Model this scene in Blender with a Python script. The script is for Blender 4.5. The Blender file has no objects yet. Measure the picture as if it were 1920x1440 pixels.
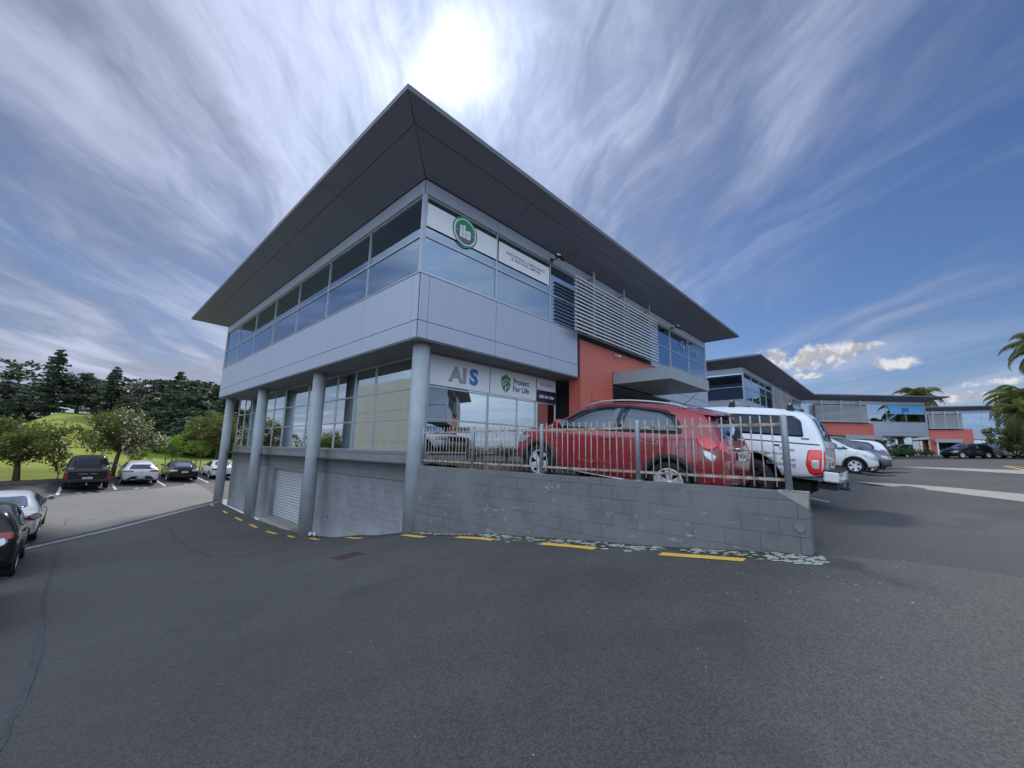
import bpy, bmesh, math, random
from mathutils import Vector, Matrix, Euler, noise
from mathutils.bvhtree import BVHTree
R = math.radians
SC = bpy.context.scene
COL = SC.collection
# ------------------------------------------------------------------ camera
# world axes: X runs along the entrance front of the near building, Y along its long side, z = 0 is eye height
a, p, r, f = 0.758424251, 0.16150868, 0.0200237781, 760.379588
fw = Vector((math.cos(a)*math.cos(p), math.sin(a)*math.cos(p), math.sin(p)))
rt = Vector((math.sin(a), -math.cos(a), 0)); up = rt.cross(fw)
rt2 = rt*math.cos(r)+up*math.sin(r); up2 = up*math.cos(r)-rt*math.sin(r)
cam = bpy.data.cameras.new('camera'); co = bpy.data.objects.new('camera', cam); COL.objects.link(co)
m = Matrix((rt2, up2, -fw)).transposed().to_4x4(); co.matrix_world = m
cam.sensor_width = 36; cam.lens = f/1920*36; cam.clip_start = .05; cam.clip_end = 3000
SC.camera = co
SC.view_settings.view_transform = 'Standard'; SC.view_settings.look = 'None'
SC.view_settings.gamma = 1; SC.view_settings.exposure = 0.82
try:
    SC.cycles.use_denoising = True
    SC.cycles.max_bounces = 6; SC.cycles.transparent_max_bounces = 8
    SC.cycles.sample_clamp_indirect = 6
except Exception: pass
# ------------------------------------------------------------------ node helper
class NT:
    def __init__(s, tree): s.t = tree; s.n = tree.nodes; s.l = tree.links
    def node(s, typ, **kw):
        n = s.n.new(typ)
        for k, v in kw.items(): setattr(n, k, v)
        return n
    def put(s, sock, v):
        if isinstance(v, bpy.types.NodeSocket): s.l.new(v, sock)
        elif v is not None:
            if isinstance(v, (tuple, list, Vector)):
                v = tuple(v)
                if len(sock.default_value) == 4 and len(v) == 3: v = v+(1,)
            sock.default_value = v
    def M(s, op, a, b=None, c=None, clamp=False):
        n = s.node('ShaderNodeMath', operation=op, use_clamp=clamp)
        for i, v in enumerate((a, b, c)):
            if v is not None: s.put(n.inputs[i], v)
        return n.outputs[0]
    def V(s, op, a, b=None):
        n = s.node('ShaderNodeVectorMath', operation=op); s.put(n.inputs[0], a)
        if b is not None:
            s.put(n.inputs[3 if op == 'SCALE' else 1], b)
        return n.outputs[1 if op in ('DOT_PRODUCT', 'LENGTH') else 0]
    def noise(s, vec, scale, detail=4, rough=.55, dist=0, out=0):
        n = s.node('ShaderNodeTexNoise'); s.put(n.inputs['Vector'], vec)
        n.inputs['Scale'].default_value = scale; n.inputs['Detail'].default_value = detail
        n.inputs['Roughness'].default_value = rough; n.inputs['Distortion'].default_value = dist
        return n.outputs[out]
    def ramp(s, v, stops, interp='LINEAR'):
        n = s.node('ShaderNodeValToRGB'); s.put(n.inputs[0], v); e = n.color_ramp.elements
        n.color_ramp.interpolation = interp
        while len(e) < len(stops): e.new(.5)
        for el, (q, c) in zip(e, stops):
            el.position = q
            if not isinstance(c, (tuple, list)): c = (c, c, c)
            el.color = tuple(c)+(1,)
        return n.outputs[0]
    def mr(s, v, a, b, c=0., d=1.):
        n = s.node('ShaderNodeMapRange'); n.interpolation_type = 'SMOOTHSTEP'
        for i, x in enumerate((v, a, b, c, d)): s.put(n.inputs[i], x)
        return n.outputs[0]
    def mix(s, fac, a, b, typ='MIX'):
        n = s.node('ShaderNodeMix', data_type='RGBA', blend_type=typ)
        s.put(n.inputs[0], fac); s.put(n.inputs[6], a); s.put(n.inputs[7], b)
        return n.outputs[2]
    def sep(s, v):
        n = s.node('ShaderNodeSeparateXYZ'); s.put(n.inputs[0], v); return n.outputs
    def comb(s, x, y, z):
        n = s.node('ShaderNodeCombineXYZ')
        for i, v in enumerate((x, y, z)): s.put(n.inputs[i], v)
        return n.outputs[0]
# ------------------------------------------------------------------ sky and sun
SUN = Vector((.40, .552, .731)).normalized()
w = bpy.data.worlds.new('World'); SC.world = w; w.use_nodes = True
N = NT(w.node_tree); N.n.clear()
sky = N.node('ShaderNodeTexSky', sky_type='NISHITA'); sky.sun_disc = False
sky.sun_elevation = math.asin(SUN.z); sky.sun_rotation = math.atan2(SUN.x, SUN.y)
sky.air_density = 1.0; sky.dust_density = .6; sky.ozone_density = 3.0
D = N.V('NORMALIZE', N.node('ShaderNodeTexCoord').outputs['Generated'])
dx, dy, dz = N.sep(D)
az = R(50)
inv = N.M('DIVIDE', 1., N.M('ADD', N.M('MAXIMUM', dz, 0.), .10))
px_ = N.M('MULTIPLY', dx, inv); py_ = N.M('MULTIPLY', dy, inv)
u_ = N.M('ADD', N.M('MULTIPLY', px_, math.cos(az)), N.M('MULTIPLY', py_, math.sin(az)))
v_ = N.M('SUBTRACT', N.M('MULTIPLY', py_, math.cos(az)), N.M('MULTIPLY', px_, math.sin(az)))
warp = N.noise(N.comb(u_, v_, 3.1), .9, 3, .5)
wv = N.M('MULTIPLY', N.M('SUBTRACT', warp, .5), 1.1)
fine = N.noise(N.comb(N.M('MULTIPLY', u_, .62), N.M('ADD', N.M('MULTIPLY', v_, 2.0), wv), 1.7), 1.05, 8, .58, .55)
broad = N.noise(N.comb(N.M('MULTIPLY', u_, .5), N.M('ADD', v_, wv), 7.4), .8, 4, .5, .2)
wisp = N.noise(N.comb(N.M('MULTIPLY', u_, 1.0), N.M('ADD', N.M('MULTIPLY', v_, 2.6), wv), 12.), 3.0, 7, .62, .8)
sd = N.V('DOT_PRODUCT', D, tuple(SUN))
near = N.M('POWER', N.M('MAXIMUM', sd, 0.), 5.)
cov = N.M('ADD', N.M('MULTIPLY', fine, .80), N.M('MULTIPLY', broad, 1.05))
cov = N.M('ADD', cov, N.M('MULTIPLY', wisp, .22))
cov = N.M('ADD', cov, N.M('MULTIPLY', near, .27))
# thinner veil towards the right hand side of the view, thicker to the left
side = N.V('DOT_PRODUCT', D, tuple(Vector((-.727, .687, 0))))
cov = N.M('ADD', cov, N.M('MULTIPLY', side, .20))
dens = N.mr(cov, .77, 1.44)
lowband = N.M('SUBTRACT', 1., N.mr(dz, .0, .30))
dens = N.M('ADD', N.M('MULTIPLY', dens, .86), N.M('MULTIPLY', lowband, .42), clamp=True)
gn = N.M('ADD', .5, N.M('MULTIPLY', N.mr(N.M('ADD', N.M('MULTIPLY', fine, .5), N.M('MULTIPLY', wisp, .5)), .36, .64), 1.15))
glow = N.M('ADD', N.M('MULTIPLY', N.M('POWER', N.M('MAXIMUM', sd, 0.), 700.), 9.), N.M('MULTIPLY', gn, N.M('ADD', N.M('ADD', N.M('MULTIPLY', N.M('POWER', N.M('MAXIMUM', sd, 0.), 90.), 1.3), N.M('MULTIPLY', N.M('POWER', N.M('MAXIMUM', sd, 0.), 7.), .90)), N.M('MULTIPLY', near, .45))))
# (cloud radiance in the same units as the sky texture)
glow_s = N.M('ADD', N.M('ADD', glow, N.M('MULTIPLY', lowband, .75)), N.M('ADD', .84, N.M('MULTIPLY', N.mr(fine, .42, .68), .75)))
cloud = N.V('MULTIPLY', N.comb(glow_s, glow_s, glow_s), (1.42, 1.58, 2.06))
skc = N.V('MULTIPLY', sky.outputs[0], (.31, .385, .50))
col = N.mix(dens, skc, cloud)
# small cumulus puffs low over the far buildings
elx = N.M('ARCTAN2', dy, dx)
puff = None
PN = N.noise(D, 26., 6, .62)
PN2 = N.noise(N.V('ADD', D, (0, 0, .012)), 26., 6, .62)
for (a0, e0, wa, we) in [(.127, .187, .062, .021), (.091, .194, .055, .026), (.165, .196, .04, .022), (-.006, .168, .036, .016),
        (.035, .203, .040, .009), (-.14, .122, .05, .008), (-.19, .112, .05, .008), (.0, .10, .30, .010), (.12, .158, .03, .006)]:
    q = N.M('ADD', N.M('POWER', N.M('ABSOLUTE', N.M('DIVIDE', N.M('SUBTRACT', elx, a0), wa)), 2.), N.M('POWER', N.M('ABSOLUTE', N.M('DIVIDE', N.M('SUBTRACT', dz, e0), we)), 2.))
    g = N.M('MULTIPLY', N.M('SUBTRACT', 1.15, q), 1.)
    puff = g if puff is None else N.M('MAXIMUM', puff, g)
pd = N.mr(N.M('ADD', puff, N.M('MULTIPLY', N.M('SUBTRACT', PN, .5), 4.2)), .0, 1.25)
pd = N.M('MULTIPLY', pd, N.mr(puff, -1.2, 0.))
shade = N.mr(N.M('SUBTRACT', PN, PN2), -.05, .09, .62, 1.0)
pc = N.V('SCALE', (4.3, 4.35, 4.6), shade)
col = N.mix(pd, col, pc)
# added fill: unseen sky behind the viewer brightened to lift shaded faces
back = N.V('DOT_PRODUCT', D, tuple(Vector((-.726, -.688, .0))))
bk = N.mr(N.M('ADD', back, N.M('MULTIPLY', N.M('SUBTRACT', broad, .5), .25)), -.42, .25)
bk = N.M('MULTIPLY', bk, N.mr(dz, -.05, .12))
fill_sky = N.mix(N.mr(N.M('ADD', N.M('MULTIPLY', fine, .5), N.M('MULTIPLY', wisp, .5)), .40, .62), (4.5, 5.8, 8.0), (6.3, 7.2, 8.5))
fill_sky = N.V('SCALE', fill_sky, N.M('ADD', .92, N.M('MULTIPLY', N.M('MAXIMUM', N.M('MULTIPLY', dx, -1.), 0.), .62)))
col = N.mix(bk, col, fill_sky)
bg = N.node('ShaderNodeBackground'); N.put(bg.inputs[0], col); bg.inputs[1].default_value = .10
out = N.node('ShaderNodeOutputWorld'); N.l.new(bg.outputs[0], out.inputs[0])
sl = bpy.data.lights.new('sun', 'SUN'); sl.energy = 1.6; sl.angle = R(9); sl.color = (1, .95, .86)
so = bpy.data.objects.new('sun', sl); COL.objects.link(so); so.rotation_euler = SUN.to_track_quat('Z', 'Y').to_euler()

# ------------------------------------------------------------------ materials
MATS = {}
def mat(name, col=(.5, .5, .5), rough=.6, metal=0., var=.12, vs=3., bump=0., bs=40., coat=0., spec=.5, emit=None, coords='Object', fn=None):
    if name in MATS: return MATS[name]
    m = bpy.data.materials.new(name); m.use_nodes = True; MATS[name] = m
    n = NT(m.node_tree); b = m.node_tree.nodes['Principled BSDF']
    tc = n.node('ShaderNodeTexCoord').outputs[coords]
    c = tuple(col)+(1,)
    if fn: cc = fn(n, tc, b)
    else:
        nz = n.noise(tc, vs, 5, .6)
        lo = tuple(x*(1-var) for x in col); hi = tuple(min(1, x*(1+var)) for x in col)
        cc = n.ramp(nz, [(.3, lo), (.7, hi)])
    if cc is not None: n.put(b.inputs['Base Color'], cc)
    b.inputs['Roughness'].default_value = rough; b.inputs['Metallic'].default_value = metal
    b.inputs['Coat Weight'].default_value = coat; b.inputs['Coat Roughness'].default_value = .03
    b.inputs['Specular IOR Level'].default_value = spec
    if bump:
        bn = n.node('ShaderNodeBump'); bn.inputs['Strength'].default_value = bump; bn.inputs['Distance'].default_value = .01
        n.put(bn.inputs['Height'], n.noise(tc, bs, 4, .6)); n.l.new(bn.outputs[0], b.inputs['Normal'])
    if emit:
        b.inputs['Emission Color'].default_value = tuple(emit[:3])+(1,); b.inputs['Emission Strength'].default_value = emit[3]
    return m
def f_asphalt(base, warm=(1, 1, 1), old=0.):
    def fn(n, tc, b):
        big = n.noise(tc, .16, 5, .55); mid = n.noise(tc, .9, 6, .6, .6)
        sp = n.noise(tc, 60., 4, .75); sp2 = n.noise(tc, 45., 4, .8)
        c0 = tuple(base*x*.74 for x in warm); c1 = tuple(base*x*1.24 for x in warm)
        c = n.ramp(n.M('ADD', n.M('MULTIPLY', big, .6), n.M('MULTIPLY', mid, .4)), [(.33, c0), (.66, c1)])
        ag = n.node('ShaderNodeTexVoronoi'); n.put(ag.inputs['Vector'], tc); ag.inputs['Scale'].default_value = 100.; ag.inputs['Randomness'].default_value = 1.
        agc = n.sep(ag.outputs['Color'])[0]; grit = n.noise(tc, 34., 5, .8)
        gg = n.mr(n.M('ADD', n.M('MULTIPLY', agc, .5), n.M('MULTIPLY', grit, .6)), .25, .85, .66, 1.38)
        c = n.V('SCALE', c, gg)
        # stone chips in the surface
        chip = n.mr(sp, .63, .72); c = n.mix(n.M('MULTIPLY', chip, .8), c, tuple(base*2.6*x for x in warm))
        pit = n.mr(sp2, .40, .32); c = n.mix(n.M('MULTIPLY', pit, .6), c, (base*.35,)*3)
        vor = n.node('ShaderNodeTexVoronoi'); vor.feature = 'F1'; n.put(vor.inputs['Vector'], tc); vor.inputs['Scale'].default_value = 5.5
        dot = n.mr(vor.outputs['Distance'], .055, .03); vc = n.sep(vor.outputs['Color'])[0]
        c = n.mix(n.M('MULTIPLY', dot, n.mr(vc, .62, .8)), c, (.26, .27, .25))
        # oil and damp patches with an outline of their own
        st = n.mr(n.noise(tc, .55, 4, .5, 1.2), .62, .70); c = n.mix(n.M('MULTIPLY', st, .34), c, (base*.5,)*3)
        bn = n.node('ShaderNodeBump'); bn.inputs['Strength'].default_value = .8; bn.inputs['Distance'].default_value = .012
        n.put(bn.inputs['Height'], n.M('ADD', sp, n.M('MULTIPLY', sp2, .5))); n.l.new(bn.outputs[0], b.inputs['Normal'])
        n.put(b.inputs['Roughness'], n.mr(mid, .3, .7, .62, .85))
        return c
    return fn
M_ASPH = mat('asphalt', rough=.75, fn=f_asphalt(.084, (1.07, 1., .93)))
M_ASPH2 = mat('asphalt_pale', rough=.8, fn=f_asphalt(.165, (1.04, 1., .94)))
M_ASPH3 = mat('asphalt_stall', rough=.8, fn=f_asphalt(.06, (1, 1, 1.02)))
M_ASPHU = mat('asphalt_upper', rough=.8, fn=f_asphalt(.062, (1.05, 1., .95)))
M_SCAR = mat('tar', (.066, .068, .071), .8, var=.35, vs=20, bump=.5, bs=60)
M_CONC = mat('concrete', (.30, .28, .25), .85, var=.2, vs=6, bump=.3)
M_GUT = mat('gutter_asphalt', (.085, .083, .08), .85, var=.3, vs=5, bump=.3)
M_LIP = mat('gutter_concrete', (.34, .33, .31), .85, var=.2, vs=6, bump=.3)
M_KERB = mat('kerb_concrete', (.22, .21, .19), .85, var=.3, vs=5, bump=.3)
def f_paint(base):
    def fn(n, tc, b):
        wz = n.noise(tc, 38., 5, .7); c = n.ramp(n.noise(tc, 6., 3), [(.3, tuple(x*.82 for x in base)), (.7, base)])
        return n.mix(n.mr(wz, .60, .68), c, (.07, .07, .075))
    return fn
M_YEL = mat('yellow_paint', rough=.6, fn=f_paint((.95, .58, .09)))
M_WHT = mat('white_paint', rough=.6, fn=f_paint((.74, .74, .72)))
def f_grass(n, tc, b):
    x, y, z = n.sep(tc)
    stripes = n.noise(n.comb(n.M('MULTIPLY', x, .25), y, 0), .35, 3)
    big = n.noise(tc, .12, 4); fi = n.noise(tc, 9., 5, .7)
    v = n.M('ADD', n.M('MULTIPLY', big, .45), n.M('ADD', n.M('MULTIPLY', fi, .35), n.M('MULTIPLY', stripes, .2)))
    bn = n.node('ShaderNodeBump'); bn.inputs['Strength'].default_value = 1.; bn.inputs['Distance'].default_value = .08
    n.put(bn.inputs['Height'], n.noise(tc, 22., 4, .7)); n.l.new(bn.outputs[0], b.inputs['Normal'])
    return n.ramp(v, [(.30, (.10, .13, .025)), (.5, (.24, .28, .05)), (.68, (.36, .38, .09))])
M_GRASS = mat('grass', rough=.9, spec=.15, fn=f_grass)
M_DIRT = mat('bark_mulch', (.085, .05, .028), .95, var=.5, vs=30, bump=.9, bs=50)
def f_panel(base):
    def fn(n, tc, b):
        x, y, z = n.sep(tc); h = n.M('ADD', x, y)
        st = n.noise(n.comb(n.M('MULTIPLY', h, 7.), n.M('MULTIPLY', z, .35), 0.), 1., 4, .6); bg_ = n.noise(tc, .8, 4)
        pid = n.noise(n.comb(n.M('FLOOR', n.M('MULTIPLY', h, .35)), n.M('FLOOR', n.M('MULTIPLY', z, .7)), 0.), 3.3, 0)
        v = n.M('ADD', n.M('MULTIPLY', st, .45), n.M('ADD', n.M('MULTIPLY', bg_, .3), n.M('MULTIPLY', pid, .25)))
        return n.ramp(v, [(.3, tuple(k*.94 for k in base)), (.55, base), (.75, tuple(k*1.03 for k in base))])
    return fn
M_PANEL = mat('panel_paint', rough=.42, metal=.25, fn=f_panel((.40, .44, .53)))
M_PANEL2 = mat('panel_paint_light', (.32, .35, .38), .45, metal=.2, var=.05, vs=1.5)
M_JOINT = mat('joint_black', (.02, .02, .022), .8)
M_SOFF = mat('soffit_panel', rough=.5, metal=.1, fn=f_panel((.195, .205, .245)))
M_FASC = mat('fascia_metal', (.13, .13, .135), .45, metal=.3, var=.1, vs=2)
M_ALU = mat('aluminium', (.46, .48, .50), .35, metal=.6, var=.06, vs=6)
M_LOUV = mat('louvre_metal', (.60, .61, .64), .5, metal=.1, var=.06, vs=4)
M_COLUMN = mat('column_paint', (.33, .36, .38), .55, var=.10, vs=2.5, bump=.06, bs=14)
M_RED = mat('red_cladding', rough=.5, fn=f_panel((.54, .13, .095)))
M_ROOF = mat('roof_steel', (.25, .26, .27), .45, metal=.4)
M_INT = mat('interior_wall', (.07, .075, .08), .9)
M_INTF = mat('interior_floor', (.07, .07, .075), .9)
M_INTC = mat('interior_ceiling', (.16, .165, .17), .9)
M_LAMP = mat('ceiling_lamp', (.8, .8, .8), .5, emit=(1, .97, .9, .7))
def block(name, base, chips=.0, ox=0., oz=0., scuff=(.34, .36, .37)):
    def fn(n, tc, b):
        x, y, z = n.sep(tc)
        h = n.M('ADD', x, y)
        v = n.comb(n.M('ADD', h, ox), n.M('ADD', z, oz), 0)
        br = n.node('ShaderNodeTexBrick'); n.put(br.inputs['Vector'], v); br.offset = .5
        br.inputs['Scale'].default_value = 1; br.inputs['Mortar Size'].default_value = .006
        br.inputs['Mortar Smooth'].default_value = .4
        br.inputs['Brick Width'].default_value = .4; br.inputs['Row Height'].default_value = .2; br.inputs['Bias'].default_value = 0
        n.put(br.inputs['Color1'], tuple(k*.97 for k in base)); n.put(br.inputs['Color2'], tuple(k*1.03 for k in base)); n.put(br.inputs['Mortar'], tuple(k*.48 for k in base))
        c = n.mix(n.mr(n.noise(tc, .8, 5, .6), .35, .7), br.outputs['Color'], tuple(k*1.25 for k in base))
        if chips:
            d1 = n.noise(n.comb(n.M('MULTIPLY', h, 1.2), n.M('MULTIPLY', z, 2.6), 0.), 3.4, 8, .75, .5)
            zone = n.noise(n.comb(h, z, 5.), 1.1, 3)
            k = n.M('MULTIPLY', n.mr(d1, .56, .70), n.mr(zone, .42, .62))
            c = n.mix(n.M('MULTIPLY', k, chips), c, scuff)
            gr = n.M('MULTIPLY', n.mr(n.noise(tc, 2.2, 5, .6), .5, .7), .25)
            c = n.mix(gr, c, (.07, .08, .05))
        bn = n.node('ShaderNodeBump'); bn.inputs['Strength'].default_value = .5; bn.inputs['Distance'].default_value = .008
        n.put(bn.inputs['Height'], n.M('ADD', n.M('MULTIPLY', n.M('SUBTRACT', 1., br.outputs['Fac']), 1.), n.M('MULTIPLY', n.noise(tc, 60., 4, .7), .35)))
        n.l.new(bn.outputs[0], b.inputs['Normal'])
        return c
    return mat(name, rough=.82, fn=fn)
M_BLOCK = block('blockwork_retaining', (.142, .146, .147), .8, .1, .02, scuff=(.46, .47, .48))
M_BLOCK2 = block('blockwork_basement', (.21, .218, .23), .18, .0, .1)
M_REND = mat('painted_concrete', (.20, .205, .215), .75, var=.08, vs=2, bump=.1, bs=30)
def glass(name, tint, refl, base=.42, body=(.02, .03, .03), open_=.85):
    m = bpy.data.materials.new(name); m.use_nodes = True; n = NT(m.node_tree); n.n.clear()
    tr = n.node('ShaderNodeBsdfTransparent'); tr.inputs[0].default_value = tint+(1,)
    df = n.node('ShaderNodeBsdfDiffuse'); df.inputs[0].default_value = body+(1,)
    gl = n.node('ShaderNodeBsdfGlossy'); gl.inputs['Roughness'].default_value = .012
    tc = n.node('ShaderNodeTexCoord').outputs['Object']
    n.put(gl.inputs[0], n.ramp(n.noise(tc, .7, 3), [(.3, tuple(x*.93 for x in refl)), (.7, refl)]))
    bn = n.node('ShaderNodeBump'); bn.inputs['Strength'].default_value = .05; bn.inputs['Distance'].default_value = .02
    n.put(bn.inputs['Height'], n.noise(tc, .9, 2)); n.l.new(bn.outputs[0], gl.inputs['Normal'])
    lw = n.node('ShaderNodeLayerWeight'); lw.inputs['Blend'].default_value = .35
    fac = n.mr(lw.outputs['Facing'], .15, 1., base, .95)
    m1 = n.node('ShaderNodeMixShader'); m1.inputs[0].default_value = open_; n.l.new(df.outputs[0], m1.inputs[1]); n.l.new(tr.outputs[0], m1.inputs[2])
    m2 = n.node('ShaderNodeMixShader'); n.put(m2.inputs[0], fac); n.l.new(m1.outputs[0], m2.inputs[1]); n.l.new(gl.outputs[0], m2.inputs[2])
    o = n.node('ShaderNodeOutputMaterial'); n.l.new(m2.outputs[0], o.inputs[0]); MATS[name] = m
    return m
M_GLASS = glass('window_glass', (.30, .40, .40), (.55, .68, .84), .44)
M_GLASSD = glass('shaded_glass', (.10, .13, .14), (.35, .50, .55), .10)  # shade of the louvre screen put into a darker glass copy
M_GLASSG = glass('ground_glass', (.22, .34, .30), (.90, .97, 1.), .56)
M_CARGL = glass('car_glass', (.10, .12, .13), (.70, .80, .95), .14, open_=.55)
M_SIGNW = mat('sign_film', (.80, .82, .87), .35, var=.03, vs=2)
def tag(o, label=None, cat=None, group=None, kind=None):
    if label: o['label'] = label
    if cat: o['category'] = cat
    if group: o['group'] = group
    if kind: o['kind'] = kind
    return o
def link(name, me, parent=None, loc=(0, 0, 0), rot=None):
    o = bpy.data.objects.new(name, me); COL.objects.link(o)
    if parent: o.parent = parent
    o.location = loc
    if rot is not None: o.rotation_euler = rot
    return o
def thing(name, label, cat, loc=(0, 0, 0), rz=0, group=None, rot=None):
    o = bpy.data.objects.new(name, None); COL.objects.link(o); o.location = loc
    o.rotation_euler = rot if rot else (0, 0, rz); o.empty_display_size = .2
    return tag(o, label, cat, group)
def children(o): return [c for c in bpy.data.objects if c.parent == o]
def copy_tree(o, parent=None):
    c = o.copy(); COL.objects.link(c)
    if parent: c.parent = parent
    for ch in children(o): copy_tree(ch, c)
    return c
class MB:
    def __init__(s): s.v = []; s.f = []; s.m = []
    def add(s, vs, fs, mi=0):
        b = len(s.v); s.v += [tuple(x) for x in vs]
        for q in fs: s.f.append([b+i for i in q]); s.m.append(mi)
    def box(s, a, b, mi=0, M=None):
        (x0, y0, z0), (x1, y1, z1) = [min(p, q) for p, q in zip(a, b)], [max(p, q) for p, q in zip(a, b)]
        vs = [(x, y, z) for z in (z0, z1) for y in (y0, y1) for x in (x0, x1)]
        if M: vs = [M @ Vector(q) for q in vs]
        s.add(vs, [(0, 2, 3, 1), (4, 5, 7, 6), (0, 1, 5, 4), (2, 6, 7, 3), (0, 4, 6, 2), (1, 3, 7, 5)], mi)
    def tube(s, pts, rad, n=8, mi=0, cap=True):
        pts = [Vector(q) for q in pts]
        if not isinstance(rad, (list, tuple)): rad = [rad]*len(pts)
        rings = []
        for i, q in enumerate(pts):
            t = (pts[min(i+1, len(pts)-1)]-pts[max(i-1, 0)]).normalized()
            h = Vector((0, 0, 1)) if abs(t.z) < .9 else Vector((1, 0, 0))
            e1 = t.cross(h).normalized(); e2 = t.cross(e1)
            rings.append([q+(e1*math.cos(k*2*math.pi/n)+e2*math.sin(k*2*math.pi/n))*rad[i] for k in range(n)])
        vs = [v for g in rings for v in g]; fs = []
        for i in range(len(pts)-1):
            for k in range(n):
                k2 = (k+1) % n; fs.append((i*n+k, i*n+k2, (i+1)*n+k2, (i+1)*n+k))
        if cap: fs += [tuple(range(n))[::-1], tuple((len(pts)-1)*n+k for k in range(n))]
        s.add(vs, fs, mi)
    def lathe(s, prof, axis='y', n=32, mi=0, at=(0, 0, 0)):
        # prof: [(radius, along)]
        vs = []
        for (rr, h) in prof:
            for k in range(n):
                c, q = math.cos(k*2*math.pi/n)*rr, math.sin(k*2*math.pi/n)*rr
                vs.append({'y': (at[0]+c, at[1]+h, at[2]+q), 'z': (at[0]+c, at[1]+q, at[2]+h), 'x': (at[0]+h, at[1]+c, at[2]+q)}[axis])
        fs = []
        for i in range(len(prof)-1):
            for k in range(n):
                k2 = (k+1) % n; fs.append((i*n+k, i*n+k2, (i+1)*n+k2, (i+1)*n+k))
        s.add(vs, fs, mi)
    def mesh(s, name, mats, smooth=False, bevel=0):
        me = bpy.data.meshes.new(name); me.from_pydata(s.v, [], s.f)
        for q in (mats if isinstance(mats, (list, tuple)) else [mats]): me.materials.append(q)
        me.polygons.foreach_set('material_index', s.m)
        if smooth: me.polygons.foreach_set('use_smooth', [True]*len(me.polygons))
        bm = bmesh.new(); bm.from_mesh(me)
        if len(bm.verts) < 20000: bmesh.ops.recalc_face_normals(bm, faces=bm.faces)
        if bevel: bmesh.ops.bevel(bm, geom=list(bm.edges), offset=bevel, segments=1, affect='EDGES')
        bm.to_mesh(me); bm.free(); me.update()
        return me
    def obj(s, name, mats, parent=None, smooth=False, bevel=0, loc=(0, 0, 0), rot=None):
        return link(name, s.mesh(name, mats, smooth, bevel), parent, loc, rot)
def text(s_, size, M, mt, parent, name='lettering', bold=.0, ext=.0015, align='CENTER', sx=1., shear=0., space=1.):
    c = bpy.data.curves.new(name, 'FONT'); c.body = s_; c.size = size; c.align_x = align; c.align_y = 'CENTER'
    c.extrude = ext; c.offset = bold; c.resolution_u = 3; c.shear = shear; c.space_character = space; c.space_line = .95
    t = bpy.data.objects.new('t', c); COL.objects.link(t); bpy.context.view_layer.update()
    me = bpy.data.meshes.new_from_object(t.evaluated_get(bpy.context.evaluated_depsgraph_get()))
    bpy.data.objects.remove(t); bpy.data.curves.remove(c)
    me.transform(M @ Matrix.Diagonal((sx, 1, 1, 1))); me.materials.clear(); me.materials.append(mt)
    return link(name, me, parent)
def plane_M(o, ux, uz):   # text plane: x -> ux, y -> uz
    ux = Vector(ux).normalized(); uz = Vector(uz).normalized(); n = ux.cross(uz)
    m = Matrix((ux, uz, n)).transposed().to_4x4(); m.translation = Vector(o); return m
# ------------------------------------------------------------------ ground heights
def lerp_tab(T, x):
    if x <= T[0][0]: return T[0][1]
    for (a, b), (c, d) in zip(T, T[1:]):
        if x <= c:
            t = (x-a)/(c-a); t = t*t*(3-2*t)*.35+t*.65
            return b+(d-b)*t
    return T[-1][1]
HT = [(-40, -.9), (-10, -.95), (0, -1.03), (.82, -1.1), (3.16, -1.35), (5.53, -1.58), (8.3, -1.93), (11, -2.42), (13.5, -2.85), (15.4, -3.06), (18, -3.2), (22, -3.28), (28, -3.2)]
PT = [(.8, 0), (2.65, .4), (5.3, .78), (8, 1), (30, 1)]
def ss(a, b, x):
    t = min(1, max(0, (x-a)/(b-a))); return t*t*(3-2*t)
def g_low(X, Y):
    w = 1-ss(5, 17, Y)
    z = lerp_tab(HT, Y)+.095*max(min(X, 5.9)-5.85, -9)*w
    s = (Y-28-1.33*(X-5.64))/1.664
    k = ss(16, 22, Y)
    if Y > 28: z = -3.2
    return z+.075*max(0, min(s, 14))*k
def g_up(X, Y):
    d = min(max(X-5.9, 0), 80)
    e = (lerp_tab(HT, min(Y, .8)))+.012*d+.00009*d*d
    return e+(max(-.42, e)-e)*lerp_tab(PT, Y)
def G(X, Y): return g_up(X, Y) if (X > 5.9 and Y < 29.1) else g_low(X, Y)
def kerbY(X): return 37.2+.93*X          # line of the lawn kerb
def lawn(X, Y):
    t = (Y-kerbY(min(max(X, -25), 60)))*.73
    z = g_low(X, min(Y, kerbY(X)))+.10
    base = -2.40 if X < 8 else -2.5
    k = ss(0, 4, t); z = z*(1-k)+base*k
    z += 1.0*ss(3, 40, t)
    z += (7.0*ss(-60, 12, 12-X)*(.12+.88*ss(-12, -2, X))*(1 if X < 5 else max(0, 1-(X-5)/40)))*ss(26, 60, t)
    return z
def sheet(name, xs, ys, fz, mt, dz=0.):
    vs = [(x, y, fz(x, y)+dz) for y in ys for x in xs]; n = len(xs)
    fs = [(j*n+i, j*n+i+1, (j+1)*n+i+1, (j+1)*n+i) for j in range(len(ys)-1) for i in range(n-1)]
    b = MB(); b.add(vs, fs); o = b.obj(name, mt, smooth=True); tag(o, kind='structure'); return o
def g_drive(X, Y): return g_low(X, Y) if Y < kerbY(X)+.05 else g_low(X, kerbY(X))-1.2
def rng(a, b, st):
    n = max(1, int(round((b-a)/st))); return [a+(b-a)*i/n for i in range(n+1)]
sheet('driveway', rng(-60, -10, 5)+rng(-9, 5.9, .5), rng(-60, -4, 4)+rng(-3.5, 34, .5)+rng(34.5, 46, .5), g_drive, M_ASPH)
sheet('rear_car_park', rng(5.9, 40, 1), rng(29.1, 62, .7), g_drive, M_ASPH)
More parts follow.
